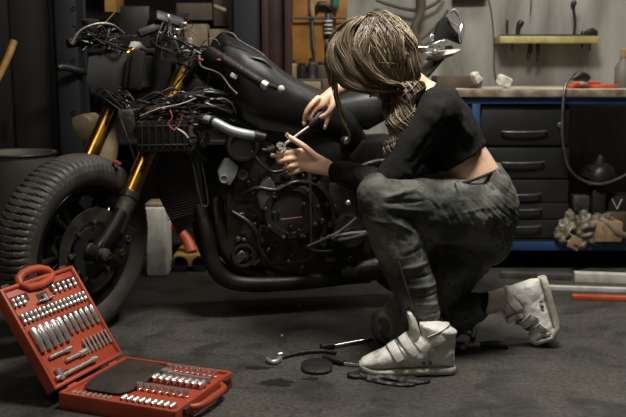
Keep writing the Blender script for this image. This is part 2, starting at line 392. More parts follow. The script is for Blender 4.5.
hung('file_tool','pale-tipped chisel hanging beside the red-brown column','chisel',
     [([at(291,24,4.83),at(291,34,4.83),at(290,41,4.83)],[.008,.011,.008],'handle',M['orangered']),([at(291,41,4.83),at(291,52,4.83)],.007,'blade',M['alu'])])
hung('pliers','black pliers hanging at the top of the orange board','pliers',
     [([at(316,10,4.83),at(319,5,4.83),at(325,5,4.83),at(331,9,4.83)],[.01,.018,.018,.01],'handle',M['darktool']),([at(314,12,4.83),at(312,20,4.83)],.008,'handle',M['darktool'])])
# side bench below the tool board
sb = thing('side_bench', (at(310,200,4.5).x,4.6,0), 'low dark side bench with a worn yellowish front under the tool board', 'bench')
px_box(280, 99, 352, 106, 4.3, .5).build('top', M['darkcard'], sb)
for x in (283,349):
    for yy in (4.31,4.74): grounded(x-2, x+2, at(283,104,4.3).z, yy, .04).build('leg', M['darktool'], sb)
sbox(290,82,321,98.6,4.34,.2,M['tan'],'dusty yellowish carton on the side bench below the tool board')
sbox(322,79,351,98.6,4.4,.2,M['darkcard'],'brown carton half hidden behind the raised hand')
def jar(px, y0, y1, Y, r, m, lab, nm='jar', cat='jar'):
    a = at(px,y1,Y); h = at(px,y0,Y).z-a.z; t = thing(nm, tuple(a), lab, cat)
    MB().lathe([(0,.001),(0,r*.95),(.004,r),(h*.74,r),(h*.82,r*.62),(h*.82,.001)], a, (0,0,1), 22).build('body', m, t)
    MB().lathe([(h*.82,.001),(h*.82,r*.68),(h,r*.68),(h,.001)], a, (0,0,1), 22).build('lid', M['darktool'], t)
up2 = thing('wall_ledge', tuple(at(318,82,4.7)), 'dark ledge of odds and ends under the tool board', 'shelf')
px_box(287, 79, 352, 82, 4.66, .18).build('board', M['darkcard'], up2)
for i,(x,y0,r,m,l) in enumerate([(293,60,.022,M['tan'],'small tan jar at the left end of the dark ledge'),(302,63,.026,M['darktool'],'dark jar beside the small tan one on the ledge'),(312,58,.022,M['alu'],'grey can in the middle of the dark ledge'),(322,62,.03,M['darkcard'],'squat brown tin on the ledge near the hair'),(334,60,.026,M['darktool'],'tall dark tin at the right end of the ledge')]):
    jar(x,y0,79,4.72,r,m,l)

# ---------------- workbench
BY = 4.22
xb0, xb1 = at(436,96,BY).x, 1.95+.0
xb1 = at(700,96,BY).x
wb = thing('workbench', ((xb0+xb1)/2, BY+.33, 0), 'long workbench with worn pale wooden top and blue steel frame', 'workbench')
ZT = at(560,89,BY).z
MB().box(((xb0+xb1)/2, BY+.35, ZT-.016), (xb1-xb0, .70, .032), bev=.004).build('worktop', M['benchtop'], wb)
MB().box(((xb0+xb1)/2, BY-.006, ZT-.02), (xb1-xb0, .012, .036), bev=.003).build('edge_strip', M['benchedge'], wb)
za = at(560,97,BY).z; zb = at(560,104,BY).z
MB().box(((xb0+xb1)/2, BY+.03, (za+zb)/2), (xb1-xb0, .04, za-zb), bev=.003).build('front_rail', M['bluepaint'], wb)
MB().box(((xb0+xb1)/2, BY+.66, (za+zb)/2), (xb1-xb0, .04, za-zb), bev=.003).build('rear_rail', M['bluepaint'], wb)
zc = at(560,243,BY).z; zd = at(560,251,BY).z
MB().box(((xb0+xb1)/2, BY+.03, (zc+zd)/2), (xb1-xb0, .04, zc-zd), bev=.003).build('lower_rail', M['bluepaint'], wb)
MB().box(((xb0+xb1)/2, BY+.35, zc+.006), (xb1-xb0, .62, .012)).build('bottom_shelf', M['bodycab'], wb)
for x in (at(474,200,BY).x, xb1-.04, xb0+.03):
    for y in (BY+.03, BY+.66): MB().box((x, y, zb/2), (.038,.038,zb), bev=.003).build('leg', M['bluepaint'], wb)
# drawer unit
du = thing('drawer_unit', (at(525,200,BY).x, BY+.3, zc+.012), 'black five-drawer unit hung under the workbench', 'drawers')
xa, xc = at(480,150,BY).x, at(570,150,BY).x
MB().box(((xa+xc)/2, BY+.33, (zb+zc)/2+.01), (xc-xa, .55, zb-zc-.03), bev=.004).build('carcass', M['bodycab'], du)
for y0, y1, hy, hx0, hx1 in ((106,145,132,504,546),(148,178,163,503,543),(180,202,195,508,540),(203,219,210,512,541),(220,238,227,512,540)):
    d = px_box(482, y0, 568, y1, BY+.035, .02, .004).build('drawer', M['drawer'], du)
    a = at(hx0,hy,BY+.012); c = at(hx1,hy-.6,BY+.012)
    MB().tube([a+V((0,.022,0)), a, V((a.x*.5+c.x*.5, a.y-.006, a.z)), c, c+V((0,.022,0))], .0055, 8, 3).build('handle', M['alu'], d)
lk = MB().lathe([(0,.014),(.008,.014),(.010,.010),(.010,.001)], at(560,125,BY+.035), (0,-1,0), 18).build('lock', M['alu'], du)
# things in the open bay
gx = at(598,176,BY+.25)
mt = thing('electric_motor', (gx.x, gx.y, zc+.012), 'dark round electric motor inside the open bay under the bench', 'motor')
MB().lathe([(-.09,.001),(-.09,.05),(-.08,.066),(.05,.07),(.07,.055),(.085,.03),(.085,.001)], gx, (.25,-1,0), 28).build('housing', M['darktool'], mt)
bb = MB()
for k in range(10):
    a = 2*PI*k/10; bb.box(gx+V((math.cos(a)*.068,0,math.sin(a)*.068)), (.012,.11,.008), R3(0,-math.degrees(a),0), .002)
bb.build('cooling_fins', M['iron'], mt)
MB().box((gx.x, gx.y, (zc+.012+gx.z-.06)/2), (.07,.09,gx.z-.06-zc-.012), bev=.01).build('foot', M['darktool'], mt)
MB().lathe([(0,.02),(.02,.022),(.05,.012),(.05,.001)], gx+V((0,-.02,.06)), (0,0,1), 14).build('terminal_box', M['iron'], mt)
o = px_box(574,196,589,213,BY+.14,.07,.004).build('label_box', M['alu'], origin=tuple(at(581,213,BY+.17))); tag(o,'small grey-white box inside the open bay beside the drawers','box')
o = px_box(607,213,645,240,BY+.2,.25,.005).build('cardboard_box', M['darkcard'], origin=tuple(at(615,240,BY+.3))); tag(o,'dull brown carton in the bay behind the plastic bag','box')
o2 = px_box(609,196,638,212.6,BY+.25,.15,.005).build('cardboard_box', M['bodycab'], origin=tuple(at(615,213,BY+.3))); tag(o2,'black box with a pale V mark on top of the brown carton','box')
MB().tube([at(612,199,BY+.245),at(617,209,BY+.245),at(622,199,BY+.245)],.004,6).build('letter_mark', M['whitep'], o2, origin=None)
# plastic bag bundle with tag
mb = MB()
for (x,y,sx,sz,q) in ((572,234,.13,.10,12),(562,232,.07,.07,-25),(588,228,.12,.12,20),(603,224,.10,.09,-10),(570,222,.07,.07,30)):
    mb.box(at(x,y,BY+.03), (sx,.10,sz), R3(q*.4,q,q*.3), .012)
def crinkle(sc, amp):
    def fn(co, no): return np.array([(.22-abs(noise.noise(V(c)*sc)))*amp+noise.noise(V(c)*sc*2.6)*amp*.4 for c in co])
    return fn
bg = mb.fuse(.008, 3, crinkle(14, .045)).build('plastic_bag', M['bag'], origin=tuple(at(590,243,BY+.02)), ang=18); tag(bg,'crumpled clear plastic bag of parts on the lower blue rail','bag')
bx = px_box(596,222,622,242,BY-.03,.12,.004).build('cardboard_box', M['card'], origin=tuple(at(609,242,BY+.02))); tag(bx,'small tan carton standing at the right of the plastic bag','box')
c = at(575,243,BY-.05)
tg = MB().box(c, (.062,.003,.062), R3(0,28,8), .001).build('paper_tag', M['card'], origin=tuple(c)); tag(tg,'brown cardboard tag hanging from the plastic bag','tag')
MB().box(c+V((.006,-.0035,-.012)), (.022,.002,.005), R3(0,28,8)).build('barcode_mark', M['darktool'], tg)
MB().tube([at(573,226,BY-.04),at(569,232,BY-.045),at(573,236,BY-.05)],.0018,6,3).build('string', M['whitep'], tg)
# a jug or part on the bag's right
MB().tube([at(600,219,BY-.01),at(609,224,BY-.02),at(618,233,BY-.02),at(627,236,BY-.01)],[.014,.018,.02,.014],12,3).build('bent_tube', M['tan']); tag(bpy.data.objects['bent_tube'],'bent beige tube lying at the right end of the plastic bag','tube')
# cable loop
ck = thing('power_cable', tuple(at(566,90,BY-.03)), 'grey power cable looping down over the bench front', 'cable')
MB().tube([at(579,78,BY+.05),at(570,79,BY+.02),at(565,87,BY-.03),at(563,105,BY-.04),at(562,130,BY-.04),at(564,150,BY-.03),at(569,168,BY-.01),at(580,179,BY+.02),at(597,184,BY+.02),at(613,181,BY+.02),at(640,168,BY+.05)], .0065, 8, 6).build('cord', M['alu'], ck)
MB().tube([at(573,79,BY+.04),at(578,76.5,BY+.05),at(583,76.5,BY+.06),at(588,79,BY+.07)],[.012,.024,.024,.018],12,3).build('plug', M['darktool'], ck)
# on the bench top
o=sbox(437,76,482,87.5,BY+.2,.22,M['darkcard'],'dark brown carton on the bench behind the person\'s shoulder')
def crumple(nm,x,y,Y,r,m,lab,cat,rot,sz):
    mb=MB().box(at(x,y,Y), sz, rot, .003, 1)
    o=mb.fuse(.005,1,crinkle(22,.010)).build(nm,m,origin=tuple(at(x,y,Y)),ang=20); tag(o,lab,cat)
crumple('paper_cup',476,77.5,BY+.12,0,M['paper'],'small white paper cup tipped over beside the brown carton','cup',R3(0,-35,20),(.035,.04,.055))
crumple('paper_ball',504,81.5,BY+.12,0,M['paper'],'crumpled white paper on the bench under the yellow shelf','paper',R3(10,20,20),(.065,.05,.05))
ot = thing('tool_tray', tuple(at(592,89,BY+.1)), 'orange-red plastic tray lying on the right of the bench', 'tray')
px_box(570,84.5,618,89.5,BY+.1,.12,.006).build('body', M['orangered'], ot)
MB().tube([at(572,84,BY+.16),at(585,82.5,BY+.16),at(600,83,BY+.16)],.01,10,3).build('lip', M['orangered'], ot)
jar(584,79,85,BY+.14,.02,M['whitep'],'small white cap-like jar on the orange-red tray')
t=thing('spray_bottle', tuple(at(622,89,BY+.2)), 'brown-grey bottle at the right edge of the bench', 'bottle')
a=at(622,89,BY+.2); MB().lathe([(0,.001),(0,.036),(.01,.04),(.11,.04),(.14,.02),(.16,.016),(.16,.001)],a,(0,0,1),24).build('body',M['bin'],t)
MB().lathe([(.16,.001),(.16,.019),(.195,.017),(.2,.001)],a,(0,0,1),18).build('cap',M['card'],t)
# yellow wall shelf with tools
ys = thing('wall_shelf', tuple(at(550,40,4.9)), 'narrow yellow metal shelf fixed to the grey wall', 'shelf')
px_box(500,36,600,43,4.78,.17,.003).build('shelf_front', M['yellow'], ys)
px_box(504,34.3,598,36,4.80,.15,.002).build('dark_insert', M['darktool'], ys)
for x in (512,590): MB().tube([at(x,43,4.83),at(x,50,4.93)],.005,8).build('bracket', M['darktool'], ys)
def rod(nm, lab, cat, P, R, Y=4.84, m=None):
    pts=[at(x,y,Y) for x,y in P]; t=MB().tube(pts,R,10,3).build(nm, m or M['darktool'], origin=tuple(pts[0])); tag(t,lab,cat); return t
rod('drill_bit','thin dark drill bit upright at the left end of the yellow shelf','drill bit',[(507,35),(507,26),(507.5,19.5)],[.007,.008,.006])
rod('punch_tool','short thick dark punch beside the drill bit on the yellow shelf','punch',[(517.5,35),(518.5,28),(520,24),(522,21)],[.012,.014,.02,.016])
rod('lamp_hook','tall dark hooked rod standing on the right of the yellow shelf','rod',[(574,35),(575,22),(573.5,10),(573,6),(574,3),(576,2)],[.008,.008,.008,.014,.016,.012])
rod('small_pin','short pin hanging through the yellow shelf beside the hooked rod','pin',[(582,48),(582,38),(582,31)],[.006,.008,.006])
o=MB().prism([at(587,35,4.83),at(587,31,4.83),at(593,27.5,4.83),at(598,31,4.83),at(598,35,4.83)],(0,.06,0),.003).build('metal_block',M['darktool'],origin=tuple(at(592,35,4.83))); tag(o,'dark pointed block at the right end of the yellow shelf','block')
rod('hex_key','dark tool hanging below the left part of the yellow shelf','tool',[(530,43.5),(530,50),(528,60)],[.012,.014,.009],4.86)
rod('hex_key','slimmer tool hanging below the shelf beside the first','tool',[(538,43.5),(538,52),(537,62)],[.012,.01,.006],4.86)
rod('wall_wire','thin dark wire hanging down the wall above the yellow shelf','wire',[(531,-20),(531,5),(530,16)],.003,4.9)
rod('wall_wire','thin dark wire running down the wall left of the shelf','wire',[(484,-20),(491,10),(494,40),(494,66),(496,80)],.003,4.93)
rod('lamp_housing','dark housing at the top of the wall above the bench','lamp',[(452,-3),(470,-4),(486,-4)],[.03,.034,.03],4.92)
# hoops (hanging belts) on the wall behind the head
hp=thing('hanging_belt', tuple(at(418,0,4.88)), 'large dark belt hanging in loops on the wall behind the head', 'belt')
MB().tube([at(376,0,4.88),at(398,7,4.88),at(418,10,4.88),at(436,3,4.88),at(444,-8,4.88)],.010,8,6).build('loop',M['darkcard'],hp)
MB().tube([at(420,-20,4.86),at(421,0,4.86),at(420,14,4.86),at(414,30,4.86),at(420,46,4.86),at(430,60,4.86)],[.024,.028,.024,.024,.02,.014],10,5).build('strap',M['darkcard'],hp)
MB().tube([at(448,10,4.88),at(440,22,4.88),at(428,34,4.88),at(415,44,4.88)],.008,8,6).build('loop',M['darkcard'],hp)
# long metal profiles on the floor by the bench
def bar(nm, lab, x0,y0,x1,y1, w, h, m, cat='bar'):
    a=fl(x0,y0); c=fl(x1,y1); d=(c-a); L_=d.length; d.normalize(); n=V((-d.y,d.x,0))
    o=MB().box((a+c)/2+V((0,0,h/2)), (L_,w,h), frame(d,n,V((0,0,1))), .003).build(nm,m,origin=tuple((a+c)/2)); return tag(o,lab,cat)
bar('metal_profile','dull grey metal profile on the floor just behind the raised shoe',500,277,571,279.5,.05,.03,M['alu'])
bar('metal_profile','pale grey metal profile on the floor, farthest from the camera',574,281,700,286,.05,.045,M['whitep'])
bar('metal_profile','bright thin metal profile on the floor in front of the grey one',546,290,700,295,.03,.022,M['whitep'])
bar('orange_profile','orange-red plastic profile lying on the floor by the bench',572,299,700,303,.035,.02,M['orangered'])
# floor behind bike at left
fb=thing('white_canister', tuple(fl(157,277)), 'dirty white canister standing behind the front wheel', 'canister')
a=fl(157,277); Yc=a.y; hh=at(157,207,Yc).z; wd=at(168,240,Yc).x-at(147,240,Yc).x
MB().box((a.x,Yc+.08,hh/2),(wd,.16,hh),bev=.012,seg=3).build('body',M['whitep'],fb)
MB().box((a.x,Yc+.08,hh+.008),(wd*.96,.15,.016),bev=.005).build('lid',M['tan'],fb)
t=thing('hydraulic_jack', tuple(fl(190,272)), 'orange-yellow trolley jack on the floor behind the exhaust pipes', 'jack')
Yj=fl(190,272).y
px_box(173,255,206,267,Yj,.25,.01).build('body', M['oldwood'], t)
MB().tube([at(172,222,Yj+.1),at(186,238,Yj+.08),at(192,252,Yj+.05)],[.02,.025,.03],12,3).build('arm', M['orangered'], t)
MB().tube([at(171,200,Yj+.1),at(178,222,Yj+.1),at(190,242,Yj+.1)],.010,8,3).build('hose', M['wire'], t)
for x in (180,200): MB().lathe([(-.02,.001),(-.02,.04),(.02,.04),(.02,.001)], V((at(x,262,Yj).x,Yj+.02,.04)),(0,1,0),20).build('wheel',M['darktool'],t)
o=bar('yellow_strip','short yellow strip on the floor behind the motorcycle',344,283,372,279,.05,.02,M['yellow'],'strip')
# ================================================================== MOTORCYCLE
Cw = at(76,247,3.15)
_q = math.hypot(Cw.x, Cw.y); dx, dy = Cw.x/_q, Cw.y/_q; ph = math.radians(45)
a_h = V((math.sin(ph)*dy-math.cos(ph)*dx, -math.sin(ph)*dx-math.cos(ph)*dy, 0)); hw = V((a_h.y, -a_h.x, 0)); LN = math.radians(5.5)
aw = a_h*math.cos(LN) - V((0,0,1))*math.sin(LN); zw = V((0,0,1))*math.cos(LN) + a_h*math.sin(LN)
RK = math.radians(32); ud = (-hw*math.sin(RK)+zw*math.cos(RK)).normalized(); fd = aw.cross(ud).normalized()
if fd.dot(hw) < 0: fd = -fd
FS = .132
TR = Cw.z+.003                                              # tyre radius: the wheel stands on the floor
head = Cw+ud*.82
D = V((.985,.17,0)).normalized(); Nn = V((D.y,-D.x,0))      # rearward along the bike, and out of its left side
def on(px, py, w=0.):
    r = at(px, py, 1.0)-V((0,0,1)); p0 = V((head.x, head.y, 1))+Nn*w
    t = (p0-V((0,0,1))).dot(Nn)/r.dot(Nn); return V((0,0,1))+r*t
bike = thing('motorcycle', (Cw.x+.6, Cw.y+.25, 0), 'stripped black sport motorcycle with gold front forks and bare engine, under repair', 'motorcycle')
def T(P, R, m, name, n=10, k=5, parent=None, caps=True):
    return MB().tube([on(*p) if not isinstance(p, Vector) else p for p in P], R, n, k, caps).build(name, M[m], parent or bike)
# ---- front wheel
def tyre(name, C, ax, r, wdt, parent, n=504, gr=84):
    h = wdt/2; ri = r-.115
    prof = [(-h*.62,ri),(-h*.86,ri+.018),(-h*.98,ri+.045),(-h,ri+.066)]
    for k in range(0, 13):
        a = -1+2*k/12; prof.append((h*.985*math.sin(a*PI/2*.98), ri+.068+(r-ri-.068)*math.cos(a*PI/2*.98)**.8))
    prof += [(h,ri+.066),(h*.98,ri+.045),(h*.86,ri+.018),(h*.62,ri)]
    def g(i, j):
        if i < 4 or i > 16: return 0
        q = abs(prof[i][0])/h
        ph_ = (j/n*gr + q*.55 + (0.5 if prof[i][0] > 0 else 0)*0) % 1
        return .0065 if (ph_ < .30 and q > .12) else 0
    return MB().lathe(prof, C, ax, n, closed=True, fn=g).build(name, M['rubber'], parent, ang=28)
fw = MB().lathe([(-.052,TR-.120),(-.056,TR-.112),(-.05,TR-.106),(-.035,TR-.118),(-.03,TR-.138),(.03,TR-.138),(.035,TR-.118),(.05,TR-.106),(.056,TR-.112),(.052,TR-.120),(.034,TR-.150),(-.034,TR-.150)], Cw, aw, 72, closed=True).build('front_wheel', M['gloss'], bike)
tyre('tyre', Cw, aw, TR, .152, fw)
e1 = aw.cross(V((0,0,1))).normalized(); e2 = aw.cross(e1)
def pol(r, a, s=0., C=None): return (C or Cw)+aw*s+(e1*math.cos(a)+e2*math.sin(a))*r
sp = MB()
for k in range(5):
    a = 2*PI*k/5+.3
    for da in (-.14,.14): sp.tube([pol(.05,a,.0), pol(.10,a+da*.6,.015), pol(TR-.145,a+da*1.1,.006)], [.021,.014,.013], 8, 4)
sp.lathe([(-.07,.001),(-.07,.038),(-.03,.05),(.03,.05),(.07,.038),(.07,.001)], Cw, aw, 28)
sp.build('spokes', M['gloss'], fw)
for sg in (1,-1):
    dk = MB(); cc = Cw+aw*.078*sg
    dk.lathe([(-.0025,.112),(-.0025,.163),(.0025,.163),(.0025,.112)], cc, aw, 64, closed=True)
    dk.build('brake_disc', M['iron'], fw)
    cr = MB().lathe([(-.004,.05),(-.004,.095),(.004,.095),(.004,.05)], cc, aw, 40, closed=True)
    for k in range(8):
        a = 2*PI*k/8; cr.tube([pol(.088,a,.078*sg), pol(.122,a,.078*sg)], .010, 8)
    cr.build('disc_carrier', M['black'], fw)
    if sg > 0:
        bb = MB()
        for k in range(8): MB().lathe([(0,.008),(.008,.008),(.009,.004),(.009,.0005)], pol(.112,2*PI*k/8,.082), aw, 12).build('disc_bolt', M['alu'], fw)
        for k in range(0):
            for rr in (.128,.142,.155): bb.lathe([(0,.0035),(.0032,.0035),(.0032,.0003)], pol(rr,2*PI*k/24+rr*3,.0785), aw, 7)
MB().lathe([(.05,.03),(.10,.03),(.105,.022),(.15,.022),(.155,.015),(.155,.001)], Cw, aw, 24).build('axle', M['alu'], fw)
MB().lathe([(.155,.013),(.168,.012),(.168,.007),(.158,.006)], Cw, aw, 6).build('axle_nut', M['steel'], fw)
MB().tube([pol(TR-.14,3.9,.02),pol(TR-.165,3.9,.03),pol(TR-.18,3.9,.035)], .0055, 8).build('valve', M['steel'], fw)
# ---- forks
for sg, nm in ((1,'near'),(-1,'far')):
    b0 = Cw+aw*(FS*sg-.024)
    fk = MB().tube([b0+ud*.245+fd*-.035, b0+ud*.85+fd*-.035], .034, 28).build('fork_tube', M['gold'], bike)
    MB().lathe([(0,.034),(.004,.035),(.012,.035),(.016,.028),(.022,.026),(.022,.012),(.03,.012),(.03,.001)], b0+ud*.85-fd*.035, ud, 24).build('fork_cap', M['gloss'] if sg>0 else M['black'], fk)
    MB().lathe([(0,.034),(.002,.038),(.026,.038),(.028,.034)], b0+ud*.235-fd*.035, ud, 24).build('dust_seal', M['wire'], fk)
    lo = MB().tube([b0+ud*.245-fd*.035, b0+ud*.215-fd*.035, b0+ud*.17-fd*.033, b0+ud*.09-fd*.02, b0+ud*.02-fd*.002, b0-ud*.02], [.033,.032,.034,.034,.03,.02], 20, 4)
    lo.loft([(b0-aw*.02, ud, .038, fd, .032),(b0+aw*.02, ud, .036, fd, .030)], 18)
    lo = lo.build('fork_leg', M['gloss'], bike)
    MB().tube([b0+ud*.24-fd*.035, b0+ud*.10-fd*.035-aw*0], [.0345,.0345], 20).build('fork_slider', M['iron'], lo)
    cal = MB(); cc = b0-aw*.035*sg+ud*.085-fd*.125
    cal.box(cc, (.062,.085,.15), frame(aw,fd,ud), .014, 3)
    cal.box(cc+fd*.045+ud*.0+aw*.012*sg, (.05,.06,.05), frame(aw,fd,ud), .008)
    cal.box(cc+fd*.03+ud*.05, (.07,.02,.02), frame(aw,fd,ud), .006)
    cal = cal.build('brake_caliper', M['black'], lo)
    for q in (-.035,.022): MB().lathe([(0,.013),(.006,.013),(.007,.008),(.002,.007)], cc+aw*.031*sg+ud*q, aw*sg, 18).build('caliper_bolt', M['amber'], lo)
    MB().tube([cc+ud*.075, cc+ud*.16-fd*.02, b0+ud*.42-fd*.10, b0+ud*.6-fd*.03+aw*.02], .0045, 8, 6).build('brake_hose', M['wire'], lo)
# fender bracket
# ---- clamps, stem
def clamp(t, m, th):
    mb = MB(); c = Cw+ud*t-fd*.035-aw*.024
    for sg in (1,-1): mb.lathe([(-th,.035),(-th,.046),(th,.046),(th,.035)], c+aw*FS*sg, ud, 26, closed=True)
    mb.prism([c+aw*-.10-fd*.03-ud*th*.8, c+aw*-.06-fd*.075-ud*th*.8, c+aw*.06-fd*.075-ud*th*.8, c+aw*.10-fd*.03-ud*th*.8, c+aw*.10+fd*.03-ud*th*.8, c-aw*.10+fd*.03-ud*th*.8], ud*th*1.6, .005)
    return mb.build('fork_clamp', m, bike)
tc_ = clamp(.815, M['gloss'], .014); clamp(.60, M['black'], .020)
MB().tube([Cw+ud*.50-fd*.075, Cw+ud*.80-fd*.075], .026, 20).build('steering_stem', M['black'], bike)
MB().lathe([(0,.024),(.008,.024),(.012,.012),(.012,.001)], Cw+ud*.79-fd*.075, ud, 6).build('stem_nut', M['steel'], tc_)
# bright far clamp block
cf = Cw-aw*(FS+.024)+ud*.86-fd*.02
MB().box(cf+ud*.0, (.05,.05,.045), frame(aw,fd,ud), .008).build('handlebar_clamp', M['whitep'], bike)
MB().tube([cf-ud*.02+fd*.02, cf-ud*.05+fd*.035, cf-ud*.09+fd*.03], [.016,.02,.014], 10, 3).build('clamp_bracket', M['gold'], bike)
MB().tube([cf+ud*.04-aw*.03+fd*.02, cf+ud*.12+aw*.09+fd*.05], .004, 8).build('brake_line', M['gold'], bike)
MB().box(Cw+aw*(FS-.03)+ud*.875-fd*.015, (.05,.04,.03), frame(aw,fd,ud), .008).build('handlebar_clamp', M['whitep'], bike)
# ---- near clip-on bar: grip, switch, levers
g0_ = Cw+aw*FS+ud*.735-fd*.03
pA = on(222,58,.20); pB = on(262,83,.30); pC = on(270,88,.32); pD = on(281,89,.34)
hb_ = MB().tube([g0_, on(205,52,.15), pA, pB, pD], .0115, 14).build('handlebar', M['gloss'], bike)
gv = MB(); gd = (pB-pA).normalized(); L_ = (pB-pA).length
prof = [(0,.012),(0,.021),(.006,.022)]
k = 0
while .012+k*.005 < L_-.008: prof += [(.012+k*.005,.0185 if k%2 else .0172)]; k += 1
prof += [(L_-.006,.0205),(L_,.0205),(L_,.012)]
gv.lathe(prof, pA, gd, 20, closed=True).build('grip', M['rubberblack'], hb_)
MB().lathe([(0,.012),(.002,.017),(.026,.017),(.030,.012),(.03,.001)], pB+gd*.002, gd, 20).build('bar_weight', M['satin'], hb_)
MB().ell(pD, (.014,.014,.014)).build('bar_end_cap', M['whitep'], hb_)
sw = MB().box(on(214,55,.17), (.065,.042,.045), frame(gd, gd.cross(V((0,0,1))).normalized(), gd.cross(gd.cross(V((0,0,1)))).normalized()), .01).build('switch_block', M['black'], hb_)
for x, y in ((201,60),(219,60)):
    MB().ell(on(x,y,.215), (.010,.006,.006)).build('red_button', M['redp'], sw)
T([(199,56,.16),(201,66,.19),(214,71,.21),(222,76,.23),(230,87,.25),(237,94,.26)], [.006,.0035,.003,.003,.0035,.005], 'alu', 'clutch_lever', 8, 5, hb_)
T([(196,52,.14),(190,60,.15),(184,74,.14),(170,92,.13)], .004, 'wire', 'clutch_cable', 8, 5)
MB().box(on(234,76,.24),(.028,.012,.018),R3(0,30,0),.004).build('lever_pivot', M['whitep'], hb_)
# far bar side: bar, levers, cable tangle
fb_ = Cw-aw*FS+ud*.74-fd*.03
MB().tube([fb_, at(104,44,3.50), at(82,42,3.44), at(68,44,3.40)], [.0115,.0115,.018,.018], 14, 3).build('handlebar', M['black'], bike)
MB().tube([at(124,34,3.46), at(112,25,3.40), at(96,24,3.36), at(80,31,3.33), at(72,44,3.32)], [.006,.006,.005,.005,.008], 8, 5).build('brake_lever', M['alu'], bike)
MB().box(at(106,36,3.44), (.10,.05,.05), R3(0,-12,20), .012).build('switch_block', M['black'], bike)
MB().lathe([(0,.03),(.05,.032),(.052,.034),(.062,.034),(.062,.001)], at(90,36,3.42), (.1,-.2,1), 20).build('brake_reservoir', M['black'], bike)
MB().tube([at(96,29,3.38), at(106,22,3.40), at(116,11,3.42), at(118,10,3.42)], .0035, 8).build('brake_line', M['gold'], bike)
# instruments / dash mounts
ds = MB()
ds.box(at(166,24,3.56), (.13,.09,.05), R3(-30,14,35), .012); ds.box(at(150,30,3.52), (.10,.05,.03), R3(-10,-20,20), .006)
ds.box(at(180,22,3.6), (.05,.05,.10), R3(10,20,10), .006)
dash = ds.build('instrument_bracket', M['black'], bike)
bits = MB()
for x,y,r in ((168,17,.012),(177,31,.016),(184,24,.012),(160,33,.009),(172,43,.012),(190,41,.014),(186,46,.01),(175,38,.010)):
    MB().box(at(x,y,3.46+random.random()*.05), (r*1.8,r,r*1.3), R3(random.random()*60,random.random()*90,random.random()*60), .002, 1).build('bracket_fitting', M['satin'], dash)
# plates between the forks (headlight mounting)
pl = MB()
q = Cw+ud*.62+fd*.03
pl.prism([at(88,56,3.36),at(118,52,3.40),at(144,56,3.42),at(143,88,3.40),at(124,96,3.38),at(92,98,3.34),at(86,80,3.33)], (.03,.09,0), .006)
pl.box(at(131,72,3.38),(.045,.03,.13),R3(0,10,10),.006)
pl.build('headlight_bracket', M['dull'], bike)
MB().box(at(137,70,3.36),(.05,.03,.15),R3(0,8,5),.008).build('front_relay', M['dull'], bike)
MB().box(at(127,122,3.24),(.058,.05,.095),R3(0,-4,10),.008).build('connector_block', M['alu'], bike)
bpy.data.objects['connector_block'].data.materials[0] = M['iron']
MB().prism([at(70,118,3.62),at(84,113,3.62),at(92,120,3.62),at(90,142,3.62),at(80,140,3.62),at(72,129,3.62)], (.02,.12,0), .012).build('washer_bottle', M['beige'], bike)
mb = MB().limb([at(108,124,3.50),at(106,142,3.48),at(101,162,3.46)],[.04,.052,.06],16,4)
mb.build('intake_duct', M['beige'], bike)
MB().box(at(117,163,3.2),(.03,.02,.015),R3(0,30,0),.003).build('red_marker', M['redwire'], bike)
# ---- frame spar, head tube
fr = MB()
for w in (.12,-.12):
    fr.loft([(on(176,75,w*.35), V((0,0,1)), .06, Nn, .03),(on(215,105,w), V((.2,0,1)), .055, Nn, .022),(on(270,128,w*1.25), V((.2,0,1)), .05, Nn, .022),(on(330,150,w*1.25), V((.2,0,1)), .05, Nn, .022),(on(372,190,w*1.1), V((1,0,.4)), .06, Nn, .022),(on(384,240,w*1.0), V((1,0,0)), .05, Nn, .022)], 16, 3.5)
fr.tube([on(168,40,0),on(158,100,0)], .045, 18)
fr.build('frame', M['black'], bike, ang=35)
# ---- tank / airbox
tk = MB()
outl = [(211,40,.03,.05),(222,33,.10,.10),(240,41,.13,.13),(262,54,.14,.14),(284,72,.14,.14),(306,84,.14,.13),(330,93,.12,.12),(350,112,.09,.10),(366,138,.05,.08)]
low = [(206,96),(218,112),(240,126),(262,130),(286,132),(308,134),(330,138),(350,148),(364,154)]
secs = []
for (x,y,w,_), (lx,ly) in zip(outl, low):
    t_ = on(x, y, w*.4); b_ = on(lx, ly, w*.4); c = (t_+b_)/2; up_ = (t_-b_); secs.append((c, up_, up_.length/2, Nn, w+.04))
tk.loft(secs, 28, 2.6)
tank = tk.fuse(.010, 10).build('fuel_tank', M['tank'], bike, ang=60)
T([(212,42,.14),(222,33,.165),(232,33.5,.18),(240,41,.185),(262,54,.19),(272,66,.19)], [.003,.0035,.004,.0035,.0035,.003], 'alu', 'tank_edge_trim', 8, 5)
T([(244,58,.19),(256,58,.20),(266,62,.20),(274,71,.20)], [.002,.005,.005,.002], 'alu', 'tank_highlight', 8, 5)  # pale strip standing in for a gloss highlight on the black tank
MB().prism([on(238,92,.20),on(262,88,.21),(on(300,96,.21)),on(330,104,.20),on(334,128,.20),on(300,136,.21),on(260,130,.21),on(242,120,.2)], -Nn*.05, .012).build('side_cover', M['black'], bike)
